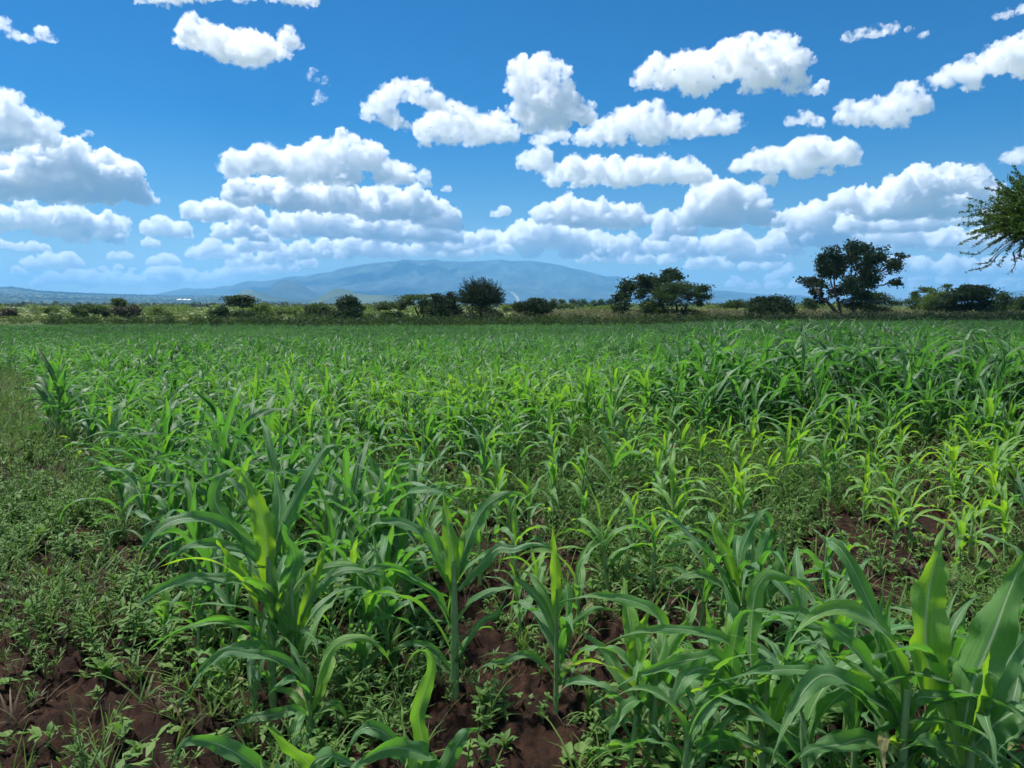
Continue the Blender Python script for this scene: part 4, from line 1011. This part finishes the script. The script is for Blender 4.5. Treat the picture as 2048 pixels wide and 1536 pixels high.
# dry brown crop
n = 3000; ys = 98 + 190 * g.random(n) ** 1.3; xs = g.uniform(.0, .75, n) * ys
blob_stuff('dry_crop', xs, ys, g.uniform(.5, .9, n), g.uniform(1.1, 1.7, n), M_DRY, 34, np.full(n, .13), 203, 'ripe brown crop field beyond the bushy strip on the right', 'crop', np.clip(.15 + (ys - 98) / 120 + g.normal(0, .12, n), 0, 1))
n = 2200; ys = 92 + 190 * g.random(n) ** 1.2; xs = g.uniform(-.75, 0., n) * ys
blob_stuff('tall_grass', xs, ys, g.uniform(.4, .9, n), g.uniform(.25, .5, n), M_TALL, 30, np.full(n, .13), 204, 'yellow-green grass strip beyond the maize on the left', 'grass', g.uniform(.5, 1, n))
# lime scrub belt and distant bush country
n = 420; ys = 210 + 420 * g.random(n) ** 1.4; xs = g.uniform(-.78, .78, n) * ys
blob_stuff('scrub_belt', xs, ys, g.uniform(1.8, 4.2, n), g.uniform(1.3, 2.9, n), M_LIME, 90, np.full(n, .34), 205, 'belt of pale lime bushes in the sun behind the trees', 'scrub', g.uniform(.0, .8, n))
n = 2600; ys = 600 + 2700 * g.random(n) ** 1.1; xs = g.uniform(-.85, .8, n) * ys
blob_stuff('scrub_plain', xs, ys, g.uniform(3., 8., n), g.uniform(2., 5., n), M_SCRUB, 26, g.uniform(1.0, 2.0, n), 206, 'distant plain dotted with grey-green bushes', 'scrub', g.uniform(.0, .9, n))
# bushes on the left-hand slope
hill = [o for o in bpy.data.objects if o.name.startswith('hill')][-1]
hv = np.empty(len(hill.data.vertices) * 3, np.float32); hill.data.vertices.foreach_get('co', hv); hv = hv.reshape(-1, 3)
front = hv[hv[:, 1] < 8300]; front = front[front[:, 2] > 4]
pick = front[g.integers(0, len(front), 5200)] + np.stack([g.normal(0, 14, 5200), g.normal(0, 14, 5200), np.zeros(5200)], -1)
def blobs_at(name, P, ws, hs, mat, nper, lsz, seed, label, cat, tints):
    global gz
    old = gz; gz = lambda a, b, fine=True: P[:, 2]
    o = blob_stuff(name, P[:, 0], P[:, 1], ws, hs, mat, nper, lsz, seed, label, cat, tints); gz = old
    return o
blobs_at('hillside_scrub', pick, g.uniform(7, 18, 5200), g.uniform(3.5, 8, 5200), M_SCRUB, 14, g.uniform(2.4, 4.6, 5200), 207, 'bushes and small trees dotting the long slope on the left', 'scrub', g.uniform(0, .8, 5200))

# white-roofed sheds on the far slope
def box(bag, c, s):
    c = np.array(c); s = np.array(s) / 2
    q = np.array([(-1, -1, -1), (1, -1, -1), (1, 1, -1), (-1, 1, -1), (-1, -1, 1), (1, -1, 1), (1, 1, 1), (-1, 1, 1)])
    bag.add(c + q * s, [(3, 2, 1, 0), (4, 5, 6, 7), (0, 1, 5, 4), (1, 2, 6, 5), (2, 3, 7, 6), (3, 0, 4, 7)])
for x0, x1, lb in ((354, 363, 'leftmost of three far white-roofed sheds on the slope'), (365, 373, 'middle one of three far white-roofed sheds on the slope'), (374, 382, 'rightmost of three far white-roofed sheds on the slope')):
    hp_ = np.stack(proj(hv[:, 0], hv[:, 1], hv[:, 2]), -1); dd_ = np.hypot((hp_[:, 0] - (x0 + x1) / 2) * .3, hp_[:, 1] - 601.0) + (hv[:, 1] > 8200) * 99
    q_ = hv[int(np.argmin(dd_))]; YS = float(q_[1]); p = at((x0 + x1) / 2, 600.0, YS); p[2] = q_[2]; L = (x1 - x0) / F * YS; ks = YS / 2300
    root = empty('shed', (p[0], YS, p[2]), lb, 'shed', 'white sheds on the slope')
    b = Bag(); box(b, (0, 0, -1 * ks), (L, 9 * ks, 5.0 * ks)); b.build('wall', M_SHED, root, smooth=False)
    b = Bag(); V = np.array([(-L / 2, -5 * ks, 1.52 * ks), (L / 2, -5 * ks, 1.52 * ks), (L / 2, 0, 4.0 * ks), (-L / 2, 0, 4.0 * ks), (-L / 2, 5 * ks, 1.52 * ks), (L / 2, 5 * ks, 1.52 * ks)])
    b.add(np.concatenate([V, V + np.array((0, 0, .25 * ks))]), [(0, 1, 2, 3), (3, 2, 5, 4), (6, 7, 8, 9), (9, 8, 11, 10), (0, 6, 7, 1), (4, 5, 11, 10), (0, 3, 9, 6), (3, 4, 10, 9), (1, 7, 8, 2), (2, 8, 11, 5)])
    print('shed', YS, proj(p[0], YS, p[2]))
    b.build('roof', M_ROOF, root, smooth=False)

# ------------------------------------------------------------------ clouds and smoke (real volumes)
def ico(sub):
    import bmesh
    bm = bmesh.new(); bmesh.ops.create_icosphere(bm, subdivisions=sub, radius=1)
    v = np.array([x.co[:] for x in bm.verts]); bm.verts.index_update(); f = np.array([[y.index for y in x.verts] for x in bm.faces]); bm.free(); return v, f
IV, IF = ico(2)
def cloud_mat(dens, S, seed, thin=0., colr=(1, 1, 1)):
    m, n, o = newmat('cloud_vapour')
    v = N(n, 'ShaderNodeVolumeScatter', Anisotropy=.3); v.inputs['Color'].default_value = (*colr, 1)
    tc = N(n, 'ShaderNodeTexCoord')
    no = N(n, 'ShaderNodeTexNoise', Scale=1 / (S * (.8 if thin < .02 else 1.5)), Detail=9.0, Roughness=.68); n.links.new(tc.outputs['Object'], no.inputs['Vector'])
    mr = N(n, 'ShaderNodeMapRange'); mr.inputs[1].default_value = .425 + thin; mr.inputs[2].default_value = .63 + thin; mr.inputs[3].default_value = 0; mr.inputs[4].default_value = dens
    n.links.new(no.outputs[0], mr.inputs[0]); n.links.new(mr.outputs[0], v.inputs['Density']); n.links.new(v.outputs[0], o.inputs['Volume'])
    return m
_tex = {}
def dtex(kind, s):
    t = bpy.data.textures.new('t', kind); t.noise_scale = s
    if kind == 'CLOUDS': t.noise_depth = 4
    return t
def puff(name, label, blobs, seed, D, dens=90., thin=0., cat='cloud', group='cumulus clouds', squash=.6, hang=.5, colr=(1, 1, 1), flat=None, fat=1.1):
    r = random.Random(seed)
    V, Fs, n = [], [], 0
    for (x, y, rr) in blobs:
        rm = rr * fat * D / F; c = ray(x, y) * D + Vector((0, 0, CAMZ)); dy = r.uniform(-.7, .7) * rm
        subs = [(Vector((0, 0, 0)), 1.0)]
        for k in range(9):
            a = r.uniform(0, 6.283); z = r.uniform(-hang, 1); q = math.sqrt(1 - z * z)
            subs.append((Vector((q * math.cos(a), q * math.sin(a) * 1.3, z)) * .72, r.uniform(.3, .55)))
        for off, s in subs:
            vv = IV * (rm * s); vv = vv.copy(); vv[vv[:, 2] < 0, 2] *= squash
            V.append(vv + np.array((c + off * rm + Vector((0, dy, 0)))[:])); Fs.append(IF + n); n += len(IV)
    V = np.concatenate(V)
    if flat is not None:
        zb = (ray(1024, flat) * D)[2] + CAMZ; V[:, 2] = np.where(V[:, 2] < zb, zb + (V[:, 2] - zb) * .2, V[:, 2])
    ctr = V.mean(0)
    S = float(np.median([b[2] for b in blobs])) * D / F
    m = cloud_mat(dens * F / D / 1000, S, seed, thin, colr)
    o = mesh(name, V - ctr, np.concatenate(Fs), m, loc=ctr)
    md = o.modifiers.new('r', 'REMESH'); md.mode = 'VOXEL'; md.voxel_size = max(S * .07, 2.0 * D / F)
    for (s_, st, kd, mid) in ((S * .9, S * .5, 'CLOUDS', .5), (S * .5, -S * .38, 'VORONOI', .35), (S * .22, -S * .20, 'VORONOI', .35), (S * .11, S * .26, 'CLOUDS', .5)):
        d = o.modifiers.new('d', 'DISPLACE'); d.texture = dtex(kd, s_); d.strength = st; d.mid_level = mid; d.texture_coords = 'LOCAL'
    dg = bpy.context.evaluated_depsgraph_get(); dg.update()
    me2 = bpy.data.meshes.new_from_object(o.evaluated_get(dg)); me2.name = name; o.modifiers.clear(); o.data = me2
    return tag(o, label, cat, group)

HC = 980.0
def cloud(label, blobs, seed, base=None, thin=0., dens=145.):
    base = base or max(b[1] + b[2] * .6 for b in blobs)
    r0 = ray(1024, base); el = r0.z / math.hypot(r0.x, r0.y)
    D = min(52000., HC / max(el, .0186))
    low = float(ss(330, 440, base))
    puff('cloud', label, blobs, seed, D, dens * (1 + .6 * low), thin - .05 * low, flat=base - .25 * float(np.median([b[2] for b in blobs])), fat=1.17 + .14 * low)
CL = [
    ('long bright cloud cut by the top edge on the left', [(290, -8, 26), (350, -14, 34), (420, -10, 34), (480, -16, 30), (540, -14, 32), (590, -2, 30), (620, 0, 26), (330, 12, 16)], .0),
    ('isolated lumpy bright cloud below the long top cloud', [(370, 75, 26), (400, 80, 36), (440, 90, 40), (490, 98, 44), (525, 112, 34), (575, 78, 22), (590, 88, 18), (555, 100, 22)], 0),
    ('wispy streak of cloud in the upper left corner', [(8, 52, 16), (25, 72, 14), (55, 78, 13), (92, 74, 17), (108, 82, 9)], .04),
    ('two thin wisps right of the isolated lumpy cloud', [(632, 160, 17), (648, 165, 12), (640, 198, 14), (628, 208, 8)], .10),
    ('tall cloud at the left edge with dark grey belly', [(-10, 245, 48), (35, 235, 38), (70, 262, 36), (30, 275, 44), (95, 285, 20), (0, 300, 34)], 0),
    ('tiny wisp right of the tall left edge cloud', [(165, 272, 7), (182, 270, 8)], .06),
    ('big dome cloud with shadowed middle on the left', [(0, 375, 46), (60, 360, 46), (110, 345, 42), (160, 338, 42), (200, 355, 44), (240, 370, 40), (275, 395, 26), (300, 408, 14), (130, 390, 40), (200, 395, 34)], 0),
    ('long layered cloud under the big dome cloud', [(10, 445, 28), (60, 440, 28), (110, 450, 32), (160, 450, 32), (205, 460, 30), (230, 482, 14), (150, 478, 24)], 0),
    ('upper broad cloud left of centre with flat grey base', [(470, 335, 32), (530, 328, 36), (590, 335, 36), (640, 315, 36), (690, 300, 36), (740, 320, 34), (780, 350, 32), (680, 350, 40), (600, 355, 30), (815, 365, 16)], 0),
    ('little ragged puff right of the upper broad cloud', [(848, 355, 14), (855, 372, 11), (822, 340, 10)], .04),
    ('tiny puff alone right of the upper broad cloud', [(895, 380, 9), (885, 382, 5)], .03),
    ('oval cloud left of the great white bank', [(385, 425, 20), (415, 425, 24), (445, 428, 22), (420, 435, 20)], 0),
    ('great piled white bank left of centre, upper tier', [(490, 395, 30), (540, 390, 32), (590, 400, 34), (640, 400, 32), (690, 405, 34), (740, 415, 36), (790, 420, 34), (840, 425, 36), (885, 440, 32), (905, 455, 20)], 0),
    ('great piled white bank left of centre, lower tier', [(500, 445, 30), (560, 455, 28), (620, 450, 32), (680, 455, 34), (740, 460, 34), (800, 470, 34), (850, 465, 36), (895, 475, 26)], 0),
    ('arched left arm of the central white cloud', [(735, 225, 20), (765, 205, 26), (800, 190, 26), (840, 192, 28), (870, 210, 24), (895, 220, 14), (780, 240, 22), (810, 258, 16)], 0),
    ('central rolling cloud under the white tower', [(855, 265, 28), (880, 250, 30), (915, 250, 36), (950, 270, 34), (990, 255, 32), (1010, 275, 28), (845, 290, 14), (900, 280, 26)], 0),
    ('tall white cloud tower in the upper middle', [(1040, 145, 28), (1080, 140, 30), (1115, 155, 28), (1035, 180, 24), (1130, 180, 22), (1070, 185, 34), (1090, 215, 36), (1050, 225, 32), (1140, 220, 32), (1170, 235, 24), (1110, 250, 30), (1060, 255, 26)], 0),
    ('small ragged cloud hanging under the white tower', [(1095, 278, 20), (1120, 272, 18), (1070, 285, 14), (1130, 290, 10)], .02),
    ('broad smooth cloud right of the white tower', [(1170, 278, 22), (1205, 265, 28), (1250, 250, 32), (1295, 238, 34), (1340, 255, 30), (1380, 262, 28), (1420, 250, 32), (1455, 255, 24), (1300, 275, 30), (1230, 285, 22)], 0),
    ('round puff at the left end of the low flat bank', [(1055, 325, 22), (1080, 322, 26), (1090, 340, 20)], 0),
    ('low flat cloud bank right of centre', [(1110, 360, 22), (1145, 348, 28), (1190, 348, 30), (1235, 352, 30), (1280, 345, 32), (1325, 350, 30), (1370, 352, 30), (1400, 358, 22), (1250, 365, 28), (1160, 370, 18)], 0),
    ('largest cloud at upper right with a pointed right tail', [(1285, 155, 24), (1320, 140, 32), (1360, 145, 40), (1410, 140, 44), (1460, 135, 46), (1510, 120, 44), (1555, 105, 36), (1570, 140, 34), (1520, 165, 40), (1590, 175, 26), (1640, 182, 18), (1400, 170, 36)], 0),
    ('thin slanting cloud near the upper right corner', [(1700, 75, 14), (1725, 70, 15), (1755, 64, 16), (1785, 58, 15), (1815, 62, 9), (1850, 70, 10)], .05),
    ('small cloud cut by the upper right corner', [(1995, 35, 10), (2015, 30, 12), (2045, 22, 14)], .05),
    ('small oval cloud right of the broad smooth cloud', [(1580, 245, 14), (1605, 240, 18), (1635, 248, 16)], .03),
    ('hooked cloud below the slanting thin cloud', [(1700, 232, 26), (1730, 230, 28), (1770, 225, 30), (1810, 200, 32), (1835, 215, 28), (1790, 245, 26), (1740, 250, 20)], 0),
    ('long cloud at the right edge sloping down to the left', [(1870, 165, 16), (1900, 155, 24), (1940, 145, 32), (1985, 130, 36), (2030, 120, 40), (2070, 130, 40), (1950, 175, 18)], 0),
    ('cloud fragment at the right edge above the branch', [(2010, 318, 14), (2040, 315, 22), (2065, 320, 26)], .02),
    ('leaping cloud with a tail right of the low flat bank', [(1480, 335, 18), (1510, 328, 24), (1550, 325, 28), (1595, 315, 32), (1640, 310, 34), (1680, 315, 28), (1700, 325, 16), (1600, 345, 26), (1540, 365, 18), (1655, 345, 14)], 0),
    ('crowned cloud between the flat bank and leaping cloud', [(1400, 405, 26), (1420, 385, 24), (1450, 400, 32), (1490, 415, 32), (1400, 435, 30), (1450, 440, 34), (1510, 440, 24), (1545, 445, 20), (1370, 440, 20)], 0),
    ('cloud heap right of the mountain top, upper part', [(1090, 435, 22), (1130, 425, 28), (1160, 435, 30), (1205, 440, 30), (1245, 445, 28), (1270, 435, 24), (1285, 445, 16)], 0),
    ('tiny flat puff above the mountain saddle', [(990, 432, 9), (1008, 426, 12)], .02),
    ('lumpy cloud over the right shoulder of the mountain', [(1335, 455, 26), (1365, 460, 22), (1320, 478, 16)], 0),
    ('cloud heap resting on the right half of the mountain', [(960, 495, 20), (1000, 490, 24), (1040, 480, 28), (1080, 475, 30), (1120, 480, 30), (1160, 490, 28), (1200, 495, 26), (1060, 505, 22), (1140, 512, 20), (1230, 508, 16)], 0),
    ('low cloud resting on the left half of the mountain top', [(560, 510, 18), (600, 505, 22), (650, 500, 24), (700, 495, 26), (750, 500, 24), (800, 505, 20), (850, 500, 22), (900, 502, 22), (940, 508, 18), (690, 515, 16)], 0),
    ('rounded cloud left of the far ragged tree', [(1235, 495, 18), (1260, 490, 18), (1280, 505, 16)], 0),
    ('pair of small heaps above the paired trees', [(1310, 495, 20), (1340, 490, 24), (1375, 495, 22), (1395, 505, 16), (1360, 512, 18)], 0),
    ('ragged heap between the paired trees and tallest tree', [(1425, 495, 22), (1455, 490, 26), (1490, 500, 28), (1525, 510, 26), (1550, 515, 16), (1480, 518, 20)], 0),
    ('small heap low above the gap right of the paired trees', [(1555, 550, 12), (1575, 545, 14), (1540, 558, 10)], 0),
    ('bright pointed little cloud just over the ridge', [(1470, 563, 10), (1480, 570, 10), (1460, 571, 9)], 0),
    ('dark-bellied heap behind the top of the tallest tree', [(1590, 450, 28), (1625, 440, 30), (1655, 445, 28), (1610, 475, 30), (1660, 480, 30), (1700, 490, 22)], 0),
    ('wide grey cloud deck left of the branch', [(1690, 405, 26), (1740, 410, 30), (1790, 395, 34), (1840, 385, 38), (1890, 380, 38), (1940, 375, 34), (1750, 430, 30), (1820, 425, 34), (1890, 425, 34), (1960, 400, 26)], 0),
    ('thin grey veil on top of the wide cloud deck', [(1880, 345, 14), (1915, 345, 16), (1950, 348, 16), (1975, 352, 10)], .06),
    ('soft cloud row behind the hanging twigs', [(1760, 475, 26), (1810, 480, 28), (1860, 490, 28), (1910, 485, 30), (1960, 490, 30), (2010, 480, 32), (2060, 470, 36)], .0),
    ('low pale cloud layer right of the tallest tree', [(1790, 535, 22), (1840, 540, 24), (1890, 540, 24), (1940, 545, 26), (1990, 545, 26), (2040, 540, 28)], .0),
    ('pale cloud low on the horizon at the right edge', [(1840, 575, 14), (1960, 572, 14), (2000, 570, 14), (2045, 568, 16), (1900, 578, 12)], .02),
    ('small flat cloud at the left edge above the hills', [(0, 492, 12), (15, 494, 10)], 0),
    ('little flat-based cloud over the left hills', [(40, 498, 11), (65, 496, 13), (90, 498, 9)], 0),
    ('slanting flat cloud low over the left hills', [(70, 530, 14), (105, 525, 17), (140, 525, 19), (155, 530, 12), (30, 545, 12)], 0),
    ('small cloud trio left of the oval cloud', [(300, 462, 16), (330, 458, 20), (370, 466, 18), (345, 472, 14)], 0),
    ('small puff under the cloud trio', [(300, 488, 11), (312, 492, 10)], 0),
    ('tiny flat cloud over the left hills, right of the slanting one', [(220, 515, 10), (245, 514, 11), (262, 517, 7)], 0),
    ('small heap over the start of the mountain slope', [(305, 528, 12), (330, 522, 15), (350, 528, 11)], 0),
    ('lumpy low cloud between the trio and the great bank', [(395, 510, 18), (425, 500, 20), (450, 510, 20), (490, 490, 22), (530, 490, 20)], 0),
    ('thin flat cloud strip low over the left hills', [(210, 540, 8), (240, 537, 9), (265, 540, 6)], .02),
    ('pale bank low behind the left hills', [(70, 568, 12), (110, 560, 16), (150, 555, 18), (190, 562, 18), (230, 560, 18), (180, 572, 14)], 0),
    ('pale bank low at the foot of the mountain slope', [(270, 565, 16), (310, 555, 20), (350, 552, 20), (390, 560, 16), (340, 570, 16)], 0),
    ('white heap leaning on the left mountain slope', [(410, 560, 14), (440, 555, 16), (470, 545, 18), (500, 545, 16), (540, 540, 16), (580, 535, 16), (620, 528, 14)], 0),
]
CL += [
    ('cloud shelf joining the great bank to the right heap above the summit', [(905, 495, 20), (935, 488, 20), (970, 478, 18), (870, 490, 22), (1010, 505, 16)], 0),
    ('wide low heap filling the gap above the right mountain shoulder', [(1170, 515, 18), (1210, 512, 18), (1250, 520, 16), (1290, 518, 18), (1330, 525, 16)], 0),
    ('low pale heap over the right foot of the mountain', [(1390, 530, 16), (1420, 525, 18), (1450, 532, 18), (1500, 535, 18), (1540, 532, 16)], 0),
    ('cream low bank right of the pointed little cloud', [(1510, 575, 12), (1550, 572, 14), (1590, 574, 14), (1625, 570, 14)], 0),
    ('grey shelf cloud between the tallest tree and the deck', [(1700, 455, 26), (1740, 450, 26), (1790, 455, 28), (1840, 450, 26)], 0),
    ('cloud layer filling the sky behind the branch', [(1930, 440, 30), (1980, 435, 32), (2030, 430, 34), (2080, 430, 36)], 0),
    ('long pale layer above the right hand grove', [(1720, 560, 14), (1780, 560, 18), (1830, 558, 18), (1900, 560, 20), (1960, 556, 20), (2030, 560, 20)], 0),
    ('heap tucked between the oval cloud and the great bank', [(450, 470, 18), (480, 462, 20), (515, 475, 18)], 0),
    ('low bank under the great white bank on the mountain flank', [(500, 525, 16), (535, 515, 20), (570, 520, 18), (470, 530, 14)], 0),
    ('low heap left of the tallest tree top', [(1560, 480, 22), (1590, 500, 22), (1540, 500, 18)], 0),
]
for i, (lb, bl, th) in enumerate(CL): cloud(lb, bl, i + 1, thin=th)
def added_unseen_clouds():
    r = random.Random(77); V, Fs, n = [], [], 0
    for k in range(46):  # unseen clouds added behind and beside the viewer to brighten the fill light
        a = R(r.uniform(95, 265)) if k < 34 else R(r.choice((-1, 1)) * r.uniform(55, 95)); d = r.uniform(500, 3600) if k < 34 else r.uniform(1500, 5000)
        cx, cy = d * math.sin(a), d * math.cos(a); Rm = r.uniform(130, 260) * (1 + d / 5000)
        if cy > -250 and k < 34: continue
        for q in range(12):
            s = Rm * r.uniform(.35, .75); b_ = r.uniform(0, 6.283); e = Rm * r.uniform(0, 1.3)
            vv = IV * s; vv = vv.copy(); vv[vv[:, 2] < 0, 2] *= .25
            V.append(vv + np.array((cx + e * math.cos(b_), cy + e * math.sin(b_) * .7, 1060 + r.uniform(0, .5) * Rm))); Fs.append(IF + n); n += len(IV)
    q_ = 1100 / math.tan(R(SUN_EL)); ox, oy = q_ * math.sin(R(SUN_AZ)), q_ * math.cos(R(SUN_AZ))
    for k in range(34):  # added cloud bank towards the sun, placed to shade the far field and trees
        s = r.uniform(42, 66); vv = IV * s; vv = vv.copy(); vv[vv[:, 2] < 0, 2] *= .4
        V.append(vv + np.array((ox + r.uniform(-210, 210), oy + r.uniform(58, 128), 1100 + r.uniform(0, 30)))); Fs.append(IF + n); n += len(IV)
    m, nn, o = newmat('added_cloud_vapour'); v = N(nn, 'ShaderNodeVolumeScatter', Anisotropy=.3, Density=.022); nn.links.new(v.outputs[0], o.inputs['Volume'])
    ob_ = mesh('added_unseen_clouds', np.concatenate(V), np.concatenate(Fs), m)
    md = ob_.modifiers.new('r', 'REMESH'); md.mode = 'VOXEL'; md.voxel_size = 32
    d = ob_.modifiers.new('d', 'DISPLACE'); d.texture = dtex('VORONOI', 120); d.strength = -90; d.mid_level = .35; d.texture_coords = 'LOCAL'
    dg = bpy.context.evaluated_depsgraph_get(); dg.update()
    me2 = bpy.data.meshes.new_from_object(ob_.evaluated_get(dg)); me2.name = 'added_unseen_clouds'; ob_.modifiers.clear(); ob_.data = me2
    tag(ob_, 'unseen cumulus clouds added overhead and behind the viewer for fill light and shade', 'clouds', kind='stuff')
added_unseen_clouds()
p = [(1036, 605, 3.4), (1036, 600, 3.8), (1034, 595, 3.8), (1030, 590, 3.6), (1024, 585, 3.4)]
puff('smoke_plume', 'small white smoke plume rising right of the spiky thorn tree', p, 400, 3000., 95., -.03, 'smoke', None, 1., 1.)
print('clouds', round(time.time() - T0, 1))

# ------------------------------------------------------------------ haze
def haze():
    m, n, o = newmat('haze_air')
    v = N(n, 'ShaderNodeVolumePrincipled'); v.inputs['Color'].default_value = (.21, .57, 1.0, 1); v.inputs['Density'].default_value = HAZE; v.inputs['Anisotropy'].default_value = 0.15
    n.links.new(v.outputs[0], o.inputs['Volume'])
    b = Bag(); Rr = 24000.
    box(b, (0, 0, (930 - 120) / 2), (2 * Rr, 2 * Rr, 930 + 120))
    tag(b.build('haze', m, smooth=False), 'thin blue haze over the plain and mountain', 'haze', kind='stuff')
HAZE = 7.6e-5
haze()

# ------------------------------------------------------------------ light
sd = Vector((math.sin(R(SUN_AZ)) * math.cos(R(SUN_EL)), math.cos(R(SUN_AZ)) * math.cos(R(SUN_EL)), math.sin(R(SUN_EL))))
L = bpy.data.lights.new('sun', 'SUN'); L.energy = 4.6; L.angle = R(5); L.color = (1, .97, .92)
lo = bpy.data.objects.new('sun', L); col.objects.link(lo); lo.rotation_euler = (-sd).to_track_quat('-Z', 'Y').to_euler()
w = bpy.data.worlds.new('World'); sc.world = w; w.use_nodes = True
nt = w.node_tree; bg = nt.nodes['Background']; sky = nt.nodes.new('ShaderNodeTexSky'); sky.sky_type = 'NISHITA'; sky.sun_disc = False
sky.sun_elevation = R(SUN_EL); sky.sun_rotation = R(SUN_AZ); sky.ozone_density = 4; sky.air_density = 1.0; sky.dust_density = 0.0
hs = nt.nodes.new('ShaderNodeHueSaturation'); hs.inputs['Hue'].default_value = .507; hs.inputs['Saturation'].default_value = 1.58; hs.inputs['Value'].default_value = .315
nt.links.new(sky.outputs[0], hs.inputs['Color']); nt.links.new(hs.outputs[0], bg.inputs[0]); bg.inputs[1].default_value = .15
sc.view_settings.view_transform = 'Standard'; sc.view_settings.look = 'None'; sc.view_settings.gamma = 1; sc.view_settings.exposure = 0.87
c = sc.cycles
c.max_bounces = 26; c.diffuse_bounces = 4; c.glossy_bounces = 2; c.transmission_bounces = 4; c.transparent_max_bounces = 8; c.volume_bounces = 22; c.volume_step_rate = 0.28
c.caustics_reflective = False; c.caustics_refractive = False; c.use_denoising = True
c.sample_clamp_indirect = 6
print('done', round(time.time() - T0, 1))
